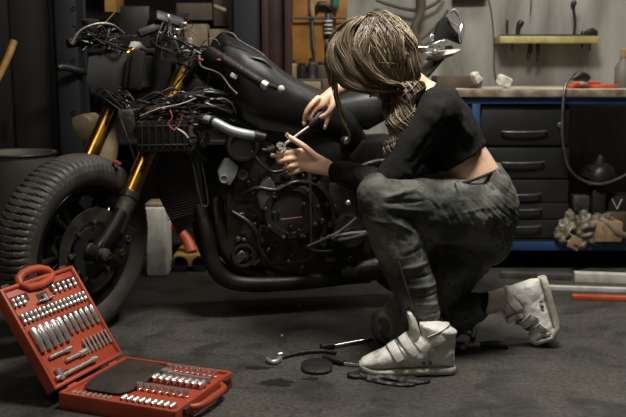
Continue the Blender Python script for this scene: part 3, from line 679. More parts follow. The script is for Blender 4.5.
# ---- wiring harness
wires = []
hr = MB()
for i in range(46):
    x0 = random.uniform(134,176); y0 = random.uniform(94,112); x1 = random.uniform(196,236); y1 = random.uniform(92,122); w = random.uniform(.13,.26)
    hr.tube([on(x0,y0+random.uniform(0,10),w), on(x0*.7+x1*.3,y0+random.uniform(-8,8),w+.02), on((x0+x1)/2,(y0+y1)/2+random.uniform(-10,8),w+random.uniform(-.02,.04)), on(x0*.3+x1*.7,y1+random.uniform(-8,8),w), on(x1,y1,w-.02)], random.choice((.0018,.0025,.0035,.006)), 7, 5)
for i in range(22):
    x0 = random.uniform(84,100); y0 = random.uniform(20,50)
    P = [at(x0,y0,3.45), at(x0+random.uniform(-16,14),y0+random.uniform(-8,14),3.40), at(random.uniform(70,125),random.uniform(26,52),3.36), at(random.uniform(100,135),random.uniform(28,55),3.42)]
    hr.tube(P, random.choice((.0018,.0026,.004)), 7, 5)
for i in range(16):
    x0 = random.uniform(92,120)
    hr.tube([at(x0,92+random.random()*14,3.34), at(x0+8,88+random.random()*16,3.30), at(random.uniform(115,135),random.uniform(90,112),3.28), at(random.uniform(118,140),random.uniform(108,128),3.30)], random.choice((.003,.004)), 7, 5)
for i in range(14):
    x0 = random.uniform(160,200)
    hr.tube([on(x0,random.uniform(16,40),.0), on(x0+random.uniform(-12,12),random.uniform(22,46),.08), on(x0+random.uniform(-10,16),random.uniform(34,60),.12), on(random.uniform(175,225),random.uniform(44,66),.15)], random.choice((.0018,.0028,.004)), 7, 5)
harness = hr.build('wiring_harness', M['wire'], bike)
def wire(P, m, r=.0026): MB().tube([on(*p) for p in P], r, 7, 6).build('cable', M[m], harness)
wire([(138,124,0.260),(146,113,0.300),(156,108,0.320),(165,109,0.320)], 'redwire')
wire([(170,110,0.320),(172,118,0.330),(168,124,0.330),(175,130,0.330),(180,122,0.330),(182,114,0.330)], 'redwire')
wire([(176,128,0.320),(184,133,0.340),(188,138,0.340)], 'whitep', .0035)
wire([(196,98,0.320),(180,104,0.340),(160,108,0.340),(140,116,0.320)], 'whitep', .0016)
wire([(210,100,0.300),(222,98,0.320),(232,104,0.320),(236,114,0.310)], 'alu', .002)
wire([(120,118,0.300),(128,140,0.320),(135,160,0.300)], 'wire', .004)
wire([(186,44,0.250),(178,36,0.270),(184,28,0.260),(196,34,0.250)], 'alu', .002)
wire([(200,48,0.280),(206,40,0.300),(216,40,0.300),(220,46,0.300)], 'alu', .002)
big = MB()
big.tube([on(160,104,.15),on(180,97,.18),on(205,93,.19),(on(224,97,.18)),on(235,110,.16)], .013, 12, 6)
big.tube([on(165,116,.16),on(185,107,.19),on(212,103,.20),on(232,112,.18)], .011, 12, 6)
big.build('radiator_hose', M['wire'], bike)
# ---- radiator stack and brackets
rd = thing  # (name reuse guard)
r1 = MB().box(on(163,136,.265), (.19,.05,.115), frame(D,Nn,V((0,0,1))), .006).build('electronics_box', M['gloss'], bike)
rl = MB()
for k in range(7): rl.box(on(142+k*7,136,.292), (.006,.010,.10), frame(D,Nn,V((0,0,1))), .001, 1)
for y in (124,143): rl.box(on(163,y+2,.292), (.18,.010,.006), frame(D,Nn,V((0,0,1))), .001, 1)
rl.build('electronics_ribs', M['black'], r1)
ra = MB().prism([on(150,156,.10),on(198,150,.13),on(206,212,.12),on(178,236,.08),on(160,200,.08)], -Nn*.05, .008).build('radiator', M['black'], bike)
rf = MB()
for k in range(24):
    t_ = k/23; rf.tube([on(155+t_*12,160+t_*60,.105), on(196+t_*8,156+t_*54,.132)], .0018, 5)
rf.build('radiator_fins', M['black'], ra)
T([(188,150,.17),(193,165,.18),(201,203,.17),(204,206,.17),(208,203,.17),(204,175,.18),(198,150,.17),(190,147,.17)], .0032, 'alu', 'radiator_guard', 8, 4)
# ---- silver hose with clamps
hs = T([(196,121,.20),(205,119,.23),(216,123,.25),(230,130,.26),(245,134,.27),(257,136,.26)], [.012,.016,.0185,.0185,.0185,.0175], 'silverhose', 'intake_hose', 20, 5)
for P in ((203,119.5,.228),(213,121.5,.247),(256,136,.262)):
    c = on(*P); MB().lathe([(-.006,.018),(-.006,.0225),(.006,.0225),(.006,.018)], c, (on(216,123,.25)-on(203,119,.22)) if P[0]<220 else D, 22, closed=True).build('hose_clamp', M['black'], hs)
MB().lathe([(0,.021),(.03,.021),(.035,.014),(.035,.001)], on(257,136,.26), D-V((0,0,.3)), 20).build('hose_end', M['wire'], hs)
fit = MB()
for i in range(14):
    x = random.uniform(190,212); y = random.uniform(122,150); fit.lathe([(-.012,.001),(-.012,.010),(.012,.012),(.014,.001)], on(x,y,.2), (random.random()-.5,-1,random.random()-.5), 10)
fit.tube([on(194,124,.2),on(200,136,.22),on(196,150,.2),on(206,160,.18)], .008, 10, 4)
fit.build('hose_fittings', M['iron'], bike)
# ---- engine
en = MB()
def disc(mb, px, py, w, r, dep, ax=None, lip=.0): 
    mb.lathe([(-dep,.001),(-dep,r),(-.008,r),(0,r*.93),(0,r*.74),(-lip,r*.70),(-lip,.001)], on(px,py,w), ax or Nn, 36)
bl = MB()
def ebox(px0,py0,px1,py1,w0,w1,bev=.012):
    a = on(px0,py0,w1); b_ = on(px1,py1,w1); c = (a+b_)/2-Nn*(w1-w0)/2
    bl.box(c, ((b_-a).dot(D), abs(w1-w0), abs(a.z-b_.z)), frame(D,Nn,V((0,0,1))), bev)
ebox(232,140,330,200,-.14,.15); ebox(226,185,356,262,-.15,.14); ebox(250,255,372,284,-.12,.11); ebox(336,190,392,262,-.12,.12)
engine = bl.build('engine', M['iron'], bike)
cv = MB(); disc(cv,292,212,.20,.115,.08,lip=.01); cv.build('generator_cover', M['black'], engine)
cv = MB(); disc(cv,350,232,.18,.07,.06); cv.build('sprocket_cover', M['black'], engine)
cv = MB(); disc(cv,244,256,.17,.05,.05,lip=.02); disc(cv,244,256,.165,.02,.02); cv.build('water_pump', M['black'], engine)
cv = MB(); disc(cv,243,146,.20,.065,.08,lip=.012); cv.build('throttle_body', M['black'], engine)
th = MB().prism([on(220,182,.22),on(218,172,.22),on(225,160,.22),on(229,159,.22),on(239,167,.22),on(236,176,.22),on(230,186,.22)], -Nn*.06, .005)
disc(th,224,179,.232,.017,.05,lip=.008)
th.build('thermostat_housing', M['silverhose'], engine)
th = MB(); disc(th,243,175,.22,.020,.05,lip=.008); th.build('thermostat_outlet', M['alu'], engine)
dt = MB()
for i in range(60):
    x = random.uniform(232,345); y = random.uniform(180,268); r = random.uniform(.005,.011)
    w = .155 if y < 200 else .15
    if (x-292)**2+(y-212)**2 < 29**2: w = .205
    if i < 34: MB().lathe([(-.01,r),(0,r),(.003,r*.6),(.003,.0005)], on(x,y,w), Nn, 8).build('bolt', M['iron'], engine)
for k in range(9):
    a = 2*PI*k/9+.2; MB().lathe([(-.01,.008),(.004,.008),(.006,.004),(.006,.0005)], on(292,212,.20)+(D*math.cos(a)+V((0,0,1))*math.sin(a))*.106, Nn, 8).build('cover_bolt', M['alu'], engine)
MB().prism([on(256,196,.19),on(262,182,.2),on(270,176,.2),on(276,186,.2),on(268,206,.2),on(260,212,.19)], -Nn*.05, .008).build('cast_bracket', M['alu'], engine)
ej = MB()
for i in range(46):
    x = random.uniform(236,350); y = random.uniform(150,262); s_q = random.uniform(.012,.038)
    if (x-292)**2+(y-212)**2 < 30**2: continue
    MB().box(on(x,y,.15), (s_q*random.uniform(.6,1.6),.04,s_q), frame(D,Nn,V((0,0,1)))@R3(0,random.uniform(-50,50),0), .004, 1).build('casting_lug', M['alu2'], engine)
pp = MB()
for P in ([(250,150,.18),(262,165,.2),(274,172,.2),(290,168,.2)],[(240,196,.17),(256,188,.19),(276,190,.2),(296,182,.2),(318,186,.17)],[(232,212,.16),(250,224,.18),(262,242,.18)],[(318,186,.16),(330,200,.17),(334,224,.17)],[(262,150,.2),(280,154,.21),(300,166,.2)],[(300,244,.18),(318,252,.18),(346,250,.17)],[(262,226,.19),(258,244,.18),(268,262,.16)]):
    pp.tube([on(*p) for p in P], random.choice((.007,.009,.011)), 10, 5)
pp.build('engine_hoses', M['wire'], engine)
T([(281,219.5,.213),(290,218.5,.214),(302,217,.213)], .0028, 'redwire', 'red_mark', 6, 3, engine)
cy = MB()
for k in range(6): cy.box(on(283,182+k*3.4,.165), (.15,.03,.004), frame(D,Nn,V((0,0,1))), .001, 1)
cy.build('cylinder_ribs', M['iron'], engine)
# ---- exhaust headers
ex = MB()
for P, r in (([(200,206,.10),(206,232,.14),(212,262,.15),(226,279,.15),(252,284,.14),(300,282,.12),(352,276,.1),(400,268,.08)],.033),
             ([(216,200,.06),(219,226,.11),(226,250,.12),(240,266,.12),(262,274,.11),(300,276,.08),(352,268,.08)],.031),
             ([(232,198,.02),(232,222,.04),(238,248,.05),(256,264,.05),(300,270,.04)],.03),
             ([(196,200,-.08),(200,230,-.04),(210,258,-.02),(230,274,-.02),(262,280,.0),(300,280,.0)],.03)):
    ex.tube([on(*p) for p in P], r, 18, 6)
ex.build('exhaust_headers', mat('dull_dark_pipe',(.04,.036,.032),.42,.7,c2=(.025,.022,.02),ns=9,rvar=.1), bike)
T([(340,273,.1),(380,266,.1),(430,256,.12),(470,240,.16)], [.035,.05,.055,.05], 'iron', 'muffler', 20, 4)
# ---- small controls, footpeg, shift rod
T([(310,176,.21),(310.5,200,.21),(311,243,.2)], .0042, 'alu', 'shift_rod', 8, 1)
T([(308,246,.2),(322,240,.21),(340,231,.21),(356,218,.2)], .006, 'alu', 'shift_lever', 8, 3)
T([(328,237,.16),(340,240,.2),(352,238,.22),(368,234,.24)], [.012,.010,.009,.012], 'alu', 'footpeg', 10, 2)
T([(335,236,.19),(352,233,.21),(368,232,.22)], .006, 'satin', 'footpeg_bracket', 8, 2)
MB().ell(on(348,203,.2),(.012,.008,.012)).build('pivot_bolt', M['satin'], bike)
MB().ell(on(318,171,.18),(.01,.012,.012)).build('banjo_bolt', M['satin'], bike)
# side bodywork by the seat: curved dark plates
T([(345,178,.18),(358,168,.2),(372,162,.21),(386,160,.2),(400,160,.18)], [.004,.006,.007,.006,.005], 'silverhose', 'frame_rail', 8, 5)
T([(352,186,.18),(368,174,.2),(388,168,.2)], [.003,.004,.003], 'alu', 'frame_rail', 8, 5)
MB().prism([on(346,158,.14),on(362,140,.16),on(400,138,.15),on(440,150,.14),on(420,176,.14),on(352,184,.14)], -Nn*.28, .02).build('battery_box', M['black'], bike)
MB().lathe([(-.05,.001),(-.05,.018),(.0,.020),(.01,.014),(.01,.001)], on(346,141,.19), Nn, 20).build('filler_neck', M['iron'], bike)
MB().ell(on(346,141,.21),(.009,.007,.014)).build('silver_plug', M['satin'], bike)
# seat and tail
sw_ = MB().loft([(on(335,112,0), V((0,0,1)), .07, Nn, .10),(on(365,108,0), V((0,0,1)), .09, Nn, .13),(on(392,102,0), V((.2,0,1)), .06, Nn, .12),(on(425,72,0), V((.4,0,1)), .028, Nn, .10),(on(446,50,0), V((.5,0,1)), .02, Nn, .08)], 20, 3).build('seat_subframe', M['black'], bike)
MB().loft([(on(424,56,.04), V((0,0,1)), .014, Nn, .05),(on(436,56,.05), V((.1,0,1)), .022, Nn, .06),(on(450,53,.05), V((.3,0,1)), .016, Nn, .06),(on(457,50,.05), V((.3,0,1)), .006, Nn, .05)], 16, 2.4).build('tail_cover', M['whitep'], bike)
T([(418,47,.1),(428,47,.11),(440,45,.11)], .0035, 'satin', 'tail_brace', 8, 2)
tl = MB()
for (x,y,sx,sz,r) in ((431,38,.018,.03,20),(437,44,.05,.02,-20),(442,46,.02,.03,10),(435,52,.02,.02,0),(444,42,.02,.018,30)): tl.box(on(x,y,.12), (sx,.02,sz), frame(D,Nn,V((0,0,1)))@R3(0,r,0), .003, 1)
tl.build('tail_fittings', M['satin'], bike)
MB().prism([on(432,48,.08),on(448,38,.08),on(462,44,.08),on(460,36,.08),on(452,26,.08),on(447,16,.08),on(440,22,.08),on(434,40,.08)][::-1], -Nn*.04, .002).build('tail_bracket', M['dull'], bike)
br = MB(); 
for P in ([(449,14,.10),(454,10,.11),(459,16,.11)],[(459,16,.11),(463,26,.11),(462,40,.11)],[(450,20,.11),(456,26,.11),(462,28,.11)],[(462,24,.11),(460,34,.12),(461,42,.11)]):
    br.tube([on(*p) for p in P], [.005,.007,.005], 8, 3)
br.build('light_bracket', M['satin'], bike)
# ---- rear wheel, swingarm
RC = V((head.x,head.y,0))+D*1.12; RC.z = .335
def rtyre():
    global aw
    w0 = aw
    r_ = MB().lathe([(-.07,.215),(-.075,.228),(-.05,.205),(.05,.205),(.075,.228),(.07,.215),(.05,.19),(-.05,.19)], RC, Nn, 64, closed=True).build('rear_wheel', M['gloss'], bike)
    tyre('tyre', RC, Nn, .335, .18, r_, 360, 60)
    s_ = MB(); E2 = Nn.cross(V((0,0,1)))
    for k in range(5):
        a = 2*PI*k/5+.9; s_.tube([RC+(E2*math.cos(a)+V((0,0,1))*math.sin(a))*.04, RC+(E2*math.cos(a)+V((0,0,1))*math.sin(a))*.205], [.025,.018], 10)
    s_.lathe([(-.10,.001),(-.10,.045),(.10,.045),(.10,.001)], RC, Nn, 28); s_.build('spokes', M['gloss'], r_)
    MB().lathe([(.095,.06),(.095,.105),(.103,.105),(.103,.06)], RC, Nn, 44, closed=True).build('sprocket', M['iron'], r_)
rtyre()
sa = MB()
for w in (.13,-.13): sa.loft([(on(372,234,w), V((0,0,1)), .045, Nn, .02),(on(400,234,w), V((0,0,1)), .04, Nn, .02),(RC+Nn*w, V((0,0,1)), .03, Nn, .018),(RC+Nn*w+D*.05, V((0,0,1)), .02, Nn, .015)], 14, 3)
sa.build('swingarm', M['black'], bike)
# paddock stand keeps the bike upright
# ================================================================== PERSON
def AY(*p): return at(*p)
root = thing('person', (fl(470,350).x, 3.0, 0), 'person with wavy blonde-brown hair, black top and camouflage trousers, kneeling at the motorcycle', 'person')
def lp(lst): return [at(*p) for p in lst]
hc = at(379,58,3.0)
Fh = V((-.72,.20,-.66)).normalized(); Uh = V((-.5,.12,.86)); Uh = (Uh-Fh*Uh.dot(Fh)).normalized(); Sh = Uh.cross(Fh).normalized()
HR = frame(Sh, Fh, Uh)                                   # local x side, y face, z crown
def hl(x, y, z): return hc+HR@V((x,y,z))
# --- body (one continuous surface)
b = MB()
b.ell(hc, (.074,.092,.108), HR, 24, 16)
b.ell(hl(0,.045,-.055), (.056,.055,.062), HR, 18, 12)       # jaw and face
b.ell(hl(0,.072,-.105), (.022,.022,.018), HR, 12, 8)        # chin
b.tube([hl(0,.088,.012), hl(0,.104,-.022), hl(0,.116,-.040), hl(0,.095,-.048)], [.010,.011,.014,.010], 10, 3)   # nose
b.ell(hl(0,.084,.030), (.052,.016,.010), HR, 14, 8)         # brow
for sx in (-1,1):
    b.ell(hl(sx*.036,.070,-.025), (.022,.022,.02), HR, 10, 8)   # cheeks
    b.ell(hl(sx*.074,-.005,-.012), (.010,.018,.030), HR@R3(0,sx*12,0), 10, 8)   # ears
b.ell(hl(0,.094,-.072), (.024,.012,.007), HR, 12, 6); b.ell(hl(0,.092,-.083), (.020,.012,.008), HR, 12, 6)
b.limb([hl(0,-.02,-.05), at(408,82,3.03), at(424,98,3.04)], [.056,.053,.062], 18, 3)
TA = V((.86,0,.5)); TB = V((0,1,0))
tors = [((420,88),.052,.09,3.04),((428,103),.090,.15,3.04),((438,126),.112,.15,3.04),((451,148),.104,.132,3.04),((467,165),.092,.12,3.04),((480,190),.10,.14,3.04)]
b.loft([(at(*p,Y), TA, ra-.004, TB, rb-.010) for p,ra,rb,Y in tors], 26, 2.3)
SHn, ELn, WRn = at(437,113,2.90), at(386,186,2.86), at(331,170,3.08)
SHf, ELf, WRf = at(415,108,3.20), at(378,66,3.34), at(338,89,3.22)
b.limb([SHn, SHn.lerp(ELn,.5)+V((0,-.01,0)), ELn], [.05,.043,.036], 16, 3)
b.limb([ELn, ELn.lerp(WRn,.35), ELn.lerp(WRn,.75), WRn], [.036,.038,.030,.0255], 16, 3)
b.limb([SHf, ELf], [.048,.036], 16, 1); b.limb([ELf, ELf.lerp(WRf,.35), ELf.lerp(WRf,.7), WRf], [.036,.038,.032,.0255], 16, 3)
HPn, KNn, ANn = at(478,212,2.95), at(388,205,2.84), at(428,323,2.83)
HPf, KNf, ANf = at(474,232,3.12), at(398,327,3.08), at(497,302,3.07)
b.limb([HPn, HPn.lerp(KNn,.5), KNn], [.095,.075,.055], 16, 3); b.limb([KNn, KNn.lerp(ANn,.35)+V((.01,0,0)), KNn.lerp(ANn,.75), ANn], [.055,.052,.038,.034], 16, 3)
b.limb([HPf, HPf.lerp(KNf,.5), KNf], [.095,.075,.055], 16, 3); b.limb([KNf, KNf.lerp(ANf,.35), KNf.lerp(ANf,.75), ANf], [.052,.050,.038,.034], 16, 3)
b.ell(at(480,214,3.04), (.12,.14,.12)); 
b.ell(ANn+V((-.0,0,-.06)), (.035,.03,.04)); 
# near (left) hand
def fing(P, r0, r1, Y=None):
    P = lp(P); n = len(P); b.limb(P, [r0+(r1-r0)*i/(n-1) for i in range(n)], 10, 3)
HY = 3.12
b.loft([(at(331,169,3.08), V((.2,0,1)), .027, V((0,1,0)), .021),(at(322,166,3.09), V((.3,0,1)), .033, V((0,1,0)), .019),(at(311,162,3.105), V((.35,0,1)), .040, V((0,1,0)), .018),(at(301,158,3.12), V((.35,0,1)), .040, V((0,1,0)), .016),(at(297,157,3.125), V((.35,0,1)), .034, V((0,1,0)), .012)], 18, 2.4)
fing([(317,158,3.09),(306,148,3.09),(296,141,3.10),(287,135.5,3.11)], .0135,.0088)           # thumb lying along the tool
fing([(300,151,3.12),(289,152.5,3.11),(279,155,3.12),(272,156,3.135)], .0115,.0082)           # index
fing([(299,158,3.12),(288,159.5,3.10),(280,162,3.115),(278,160,3.14)], .0115,.0085)      # middle, curled
fing([(300,164,3.125),(291,166.5,3.10),(285,168,3.12),(286,164,3.145)], .0110,.0082)
fing([(303,169,3.125),(295,172,3.11),(289,173.5,3.125),(291,170,3.145)], .0100,.0075)
# far (right) hand, holding the black handle
b.loft([(at(338,88,3.22), V((-.7,0,.7)), .021, V((.3,1,.3)), .026),(at(331,94,3.21), V((-.7,0,.7)), .022, V((.4,1,.4)), .034),(at(324,100,3.20), V((-.7,0,.7)), .022, V((.5,1,.5)), .040),(at(318,105,3.195), V((-.7,0,.7)), .016, V((.5,1,.5)), .036)], 18, 2.4)
fing([(318,98,3.17),(311,105,3.15),(305.5,114,3.15),(304,124,3.165)], .0115,.0082)
fing([(320,102,3.19),(314,110,3.17),(310,118,3.165),(314,122,3.18)], .0110,.0085)
fing([(322,105,3.22),(316,112,3.225),(312,119,3.21),(315,122,3.19)], .0110,.0085)
fing([(330,103,3.20),(330.5,112,3.17),(327.5,120,3.165),(325,128,3.17)], .0110,.0078)
fing([(333,97,3.18),(332,107,3.16),(327,114,3.16),(321,117,3.165)], .0130,.0088)
body = b.fuse(.0042, 5)
body = body.build('body', M['skin'], root, ang=180)
for sx in (-1,1):
    MB().ell(hl(sx*.030,.080,.004), (.013,.011,.010), HR, 12, 8).build('eye', M['eyew'], root)
    MB().ell(hl(sx*.030,.0885,.003), (.006,.004,.006), HR, 10, 6).build('iris', M['iris'], bpy.data.objects['eye' if sx<0 else 'eye.001'])
    MB().tube([hl(sx*.014,.093,.024), hl(sx*.030,.093,.029), hl(sx*.046,.083,.024)], [.003,.0035,.0015], 8, 3).build('eyebrow', M['haircap'], root)
MB().tube([hl(-.022,.100,-.078), hl(0,.107,-.077), hl(.022,.100,-.078)], [.002,.0052,.002], 8, 4).build('lips', M['lip'], root)
for p in ((287.5,134.8,3.103),(272.5,155.2,3.128),(303.6,123.5,3.158),(325,127,3.163)):
    MB().ell(at(*p)+V((0,-.006,.002)), (.0055,.002,.0065), R3(0,-30,0), 10, 6).build('fingernail', M['nail'], root)
# --- shirt
s_ = MB()
s_.loft([(at(*p,Y), TA, ra+.012, TB, rb+.006) for p,ra,rb,Y in [((421,91),.050,.07,3.04)]+tors[1:4]+[((459,157),.092,.124,3.04)]], 30, 2.3)
s_.limb([SHn+V((.01,.03,.0)), SHn, SHn.lerp(ELn,.5), ELn], [.085,.066,.060,.052], 20, 3)
s_.tube([ELn, ELn.lerp(WRn,.4), ELn.lerp(WRn,.8), ELn.lerp(WRn,.93)], [.052,.050,.040,.035], 20, 3)
s_.limb([SHf, SHf.lerp(ELf,.75)], [.062,.048], 18, 1)
def seg(a, b_, h, w, Y=3.0): return (at(*a,Y), at(*b_,Y), h, w)
sf = folds([seg((452,118),(468,138),.006,.01),(seg((444,120),(462,150),-.006,.009)),seg((430,140),(445,172),.007,.01),seg((418,150),(430,178),-.007,.009),seg((400,165),(420,182),.007,.01),seg((438,100),(430,120),.005,.01),seg((425,130),(405,160),-.006,.01),seg((455,165),(474,148),.006,.008),seg((350,170),(356,190),-.006,.008),seg((362,172),(368,192),.006,.008),seg((342,166),(345,182),.005,.007)], .006, 12)
s_.fuse(.0055, 6, sf).build('shirt', M['shirt'], root, ang=180)
# --- trousers
t_ = MB()
t_.loft([(at(472,173,3.04), V((.9,0,.33)), .098, TB, .128),(at(478,186,3.04), V((.95,0,.25)), .112, TB, .145),(at(483,205,3.04), V((1,0,.1)), .124, TB, .155)], 30, 2.3)
t_.ell(at(483,214,2.985), (.125,.105,.135), None, 24, 16); t_.ell(at(480,222,3.10), (.122,.105,.145), None, 24, 16)
t_.ell(at(490,236,3.03), (.085,.12,.10))
t_.limb([at(474,212,2.95), at(445,211,2.92), at(415,206,2.88), at(390,199,2.85)], [.118,.112,.10,.083], 24, 4)
t_.ell(at(378,199,2.845), (.072,.078,.088))
t_.limb([at(385,204,2.845), at(397,238,2.845), at(405,264,2.845), at(416,292,2.84), at(425,313,2.835)], [.086,.086,.080,.070,.056], 24, 4)
t_.limb([HPf, at(445,270,3.11), KNf+V((.01,0,.01))], [.118,.118,.088], 24, 4)
t_.limb([at(390,326,3.08), at(430,322,3.08), at(464,311,3.075), at(474,308,3.07)], [.072,.078,.070,.056], 22, 4)
FT = [seg((380,192),(412,186),0.0067,0.0067,2.9),seg((382,197),(420,196),-0.0067,0.0053,2.9),seg((384,201),(422,206),0.0067,0.0060,2.9),seg((385,206),(418,217),-0.0067,0.0053,2.9),seg((384,211),(410,226),0.0067,0.0060,2.9),seg((382,218),(402,234),-0.0060,0.0053,2.9),
      seg((362,212),(392,217),0.0045,0.0060,2.9),seg((360,216),(396,225),-0.0045,0.0053,2.9),
      seg((385,262),(428,256),0.0053,0.0060,2.9),seg((388,270),(431,268),-0.0053,0.0053,2.9),seg((392,279),(436,278),0.0060,0.0060,2.9),seg((396,287),(438,287),-0.0060,0.0053,2.9),seg((400,295),(441,296),0.0060,0.0060,2.9),seg((404,303),(441,304),-0.0053,0.0045,2.9),seg((398,248),(424,240),-0.0031,0.0060,2.9),
      seg((446,187),(482,236),-0.0031,0.0045),seg((450,186),(494,240),0.0031,0.0045),seg((456,184),(502,236),-0.0031,0.0045),seg((462,183),(508,228),0.0031,0.0045),seg((468,181),(513,222),-0.0031,0.0037),seg((475,179),(516,214),0.0031,0.0037),seg((482,176),(518,206),-0.0025,0.0037),seg((488,174),(517,198),0.0025,0.0037),
      seg((438,187),(468,242),0.0031,0.0053),seg((430,186),(455,236),-0.0031,0.0053),seg((422,184),(444,218),0.0025,0.0053),seg((412,182),(436,204),-0.0025,0.0053),seg((480,200),(505,252),-0.0025,0.0053),seg((492,196),(512,245),0.0025,0.0045),seg((465,210),(492,256),0.0025,0.0053),seg((500,196),(516,236),-0.0025,0.0037),seg((404,180),(425,192),0.0025,0.0045),
      seg((452,205),(478,200),0.0025,0.0037),
      seg((400,290),(420,320),.006,.012,3.1),seg((420,262),(440,300),-.006,.012,3.1)]
t_.fuse(.0045, 5, folds(FT, .007, 12)).build('trousers', M['camo'], root, ang=180)
tr = bpy.data.objects['trousers']
def strap3(P, r, m, nm, par, n=8, k=4): return MB().tube(lp(P), r, n, k).build(nm, M[m], par)
strap3([(446,186,2.93),(456,184.5,2.905),(470,181,2.893),(486,175,2.905),(498,170,2.96)], .0055, 'camoseam', 'waistband', tr)
strap3([(399,262,2.755),(403,276,2.757),(409,294,2.765),(413,305,2.77)], .0032, 'alu', 'zip', tr)
strap3([(438,207,2.81),(455,207,2.825),(470,209,2.845)], .0035, 'camoseam', 'pocket_seam', tr)
strap3([(455,183,2.86),(459,196,2.835),(466,203,2.84),(474,204,2.85)], .003, 'camoseam', 'pocket_seam', tr)
MB().loft([(at(424,316,2.835), V((1,0,.05)), .054, V((0,1,0)), .052),(at(427,327,2.833), V((1,0,.05)), .050, V((0,1,0)), .050)], 24).build('ankle_cuff', M['shirt'], tr)
MB().tube([at(426,317,2.835)+V((.055*math.cos(a), .053*math.sin(a), -.012*math.cos(a))) for a in np.linspace(0,2*PI,25)[:-1]], .0045, 8, closed=True).build('ankle_cord', M['iron'], tr)
MB().loft([(at(472,309,3.07), V((.3,0,1)), .057, V((0,1,0)), .055),(at(484,305,3.07), V((.25,0,1)), .051, V((0,1,0)), .049)], 24).build('ankle_cuff', M['shirt'], tr)
MB().loft([(at(478,307,3.07), V((.25,0,1)), .047, V((0,1,0)), .045),(at(496,301,3.07), V((.25,0,1)), .046, V((0,1,0)), .044),(at(508,298,3.07), V((.2,0,1)), .044, V((0,1,0)), .043)], 22).build('sock', M['sock'], root)
for P in ([(456,330,2.98),(464,334,2.97),(471,341,2.97)],[(452,333,2.98),(460,339,2.97)]):
    pass
# --- shoes
def shoe(place, bend=0.):
    def up(mb):
        o = []
        for v in mb.v:
            x, y, z = v
            if bend and x > .205:
                t = min(1, (x-.205)/.03); a = bend*(t*.5 if x < .235 else 1)
                a = bend*min(1., (x-.205)/.05)
                dx_, dz_ = x-.205, z-.02; x = .205+dx_*math.cos(a)-dz_*math.sin(a); z = .02+dx_*math.sin(a)+dz_*math.cos(a)
            o.append(tuple(place(x, y, z)))
        mb.v = o; return mb
    u = MB(); z0 = .022
    S = [(.004,.085,.022),(.018,.115,.033),(.05,.128,.037),(.09,.132,.038),(.125,.128,.041),(.16,.110,.045),(.20,.090,.049),(.24,.074,.050),(.27,.060,.045),(.290,.048,.034),(.298,.038,.020)]
    u.loft([(V((x,0,(z0+t)/2)), V((0,0,1)), (t-z0)/2, V((0,1,0)), w) for x,t,w in S], 28, 2.5)
    u.loft([(V((.058,0,.07)), V((1,0,0)), .056, V((0,1,0)), .037),(V((.056,0,.12)), V((1,0,0)), .054, V((0,1,0)), .041),(V((.058,0,.150)), V((1,0,.2)), .058, V((0,1,0)), .045),(V((.060,0,.158)), V((1,0,.22)), .056, V((0,1,0)), .043)], 28, 2.2)
    u.ell((.055,0,.148), (.060,.048,.020), R3(0,-12,0))
    def cr(co, no): return np.array([noise.noise(V(c)*26)*.0035+noise.noise(V(c)*60)*.0012 for c in co])
    u = u.fuse(.004, 5, cr); o = up(u).build('shoe', M['shoe'], root, ang=180)
    so = MB().loft([(V((x,0,.0145)), V((0,0,1)), .0125, V((0,1,0)), w+.002) for x,t,w in [(.002,0,.020)]+S[1:-1]+[(.301,0,.016)]], 28, 4); so.v = [(x,y,z+max(0,x-.25)*.22) for x,y,z in so.v]
    up(so).build('sole', M['sole'], o)
    tn = MB().loft([(V((.135,0,.105)), V((1,0,.4)), .016, V((0,1,0)), .030),(V((.130,0,.150)), V((1,0,.3)), .016, V((0,1,0)), .034),(V((.140,0,.185)), V((1,0,.15)), .013, V((0,1,0)), .034),(V((.147,0,.203)), V((1,0,0)), .006, V((0,1,0)), .024)], 20, 3)
    if bend: tn.v = [(x-.012,y,.11+(z-.11)*.62) for x,y,z in tn.v]
    up(tn).build('tongue', M['shoe'], o)
    def band(c, ty, hw, hh, wd, nm='strap', a0=-108, a1=100, tilt=0.):
        # c centre of the arc, ty = width direction
        ty = V(ty).normalized(); nrm = V((0,1,0)).cross(ty); 
        if nrm.z < 0: nrm = -nrm
        secs = []
        for a in np.linspace(math.radians(a0), math.radians(a1), 22):
            d = V((0,1,0))*math.sin(a)*hw+nrm*math.cos(a)*hh
            secs.append((V(c)+d, (V((0,1,0))*math.sin(a)/hw+nrm*math.cos(a)/hh), .0042, ty, wd))
        up(MB().loft(secs, 14, 4)).build(nm, M['shoe'], o)
        up(MB().tube([V(c)+ty*wd*.93+(V((0,1,0))*math.sin(a)*(hw+.0045)+nrm*math.cos(a)*(hh+.0045)) for a in np.linspace(math.radians(a0), math.radians(a1), 22)], .0014, 6)).build('seam_line', M['seam'], o)
        up(MB().tube([V(c)-ty*wd*.93+(V((0,1,0))*math.sin(a)*(hw+.0045)+nrm*math.cos(a)*(hh+.0045)) for a in np.linspace(math.radians(a0), math.radians(a1), 22)], .0014, 6)).build('seam_line', M['seam'], o)
    band((.078,0,.125), (.42,0,1), .047, .064, .018, a0=-100, a1=100)
    band((.128,0,.078), (.62,0,-.50), .048, .060, .018, a0=-100, a1=88)
    band((.172,0,.058), (.70,0,-.48), .052, .050, .017, a0=-100, a1=84)
    for sx in (-1,1):
        for dx_ in (.085,.105):
            up(MB().lathe([(-.004,.002),(-.004,.0055),(.0,.0055),(.0,.002)], (dx_,sx*.0415,.046), (0,sx,0), 12, closed=True)).build('eyelet', M['iron'], o)
    up(MB().tube([(.006,-.030,.06),(.012,-.038,.10),(.018,-.044,.13)], .0012, 6, 3)).build('seam_line', M['seam'], o)
    up(MB().tube([(.03,-.0405,.05),(.07,-.0415,.052),(.13,-.0455,.05),(.17,-.049,.055),(.20,-.050,.075)], .0013, 6, 4)).build('seam_line', M['seam'], o)
    return o
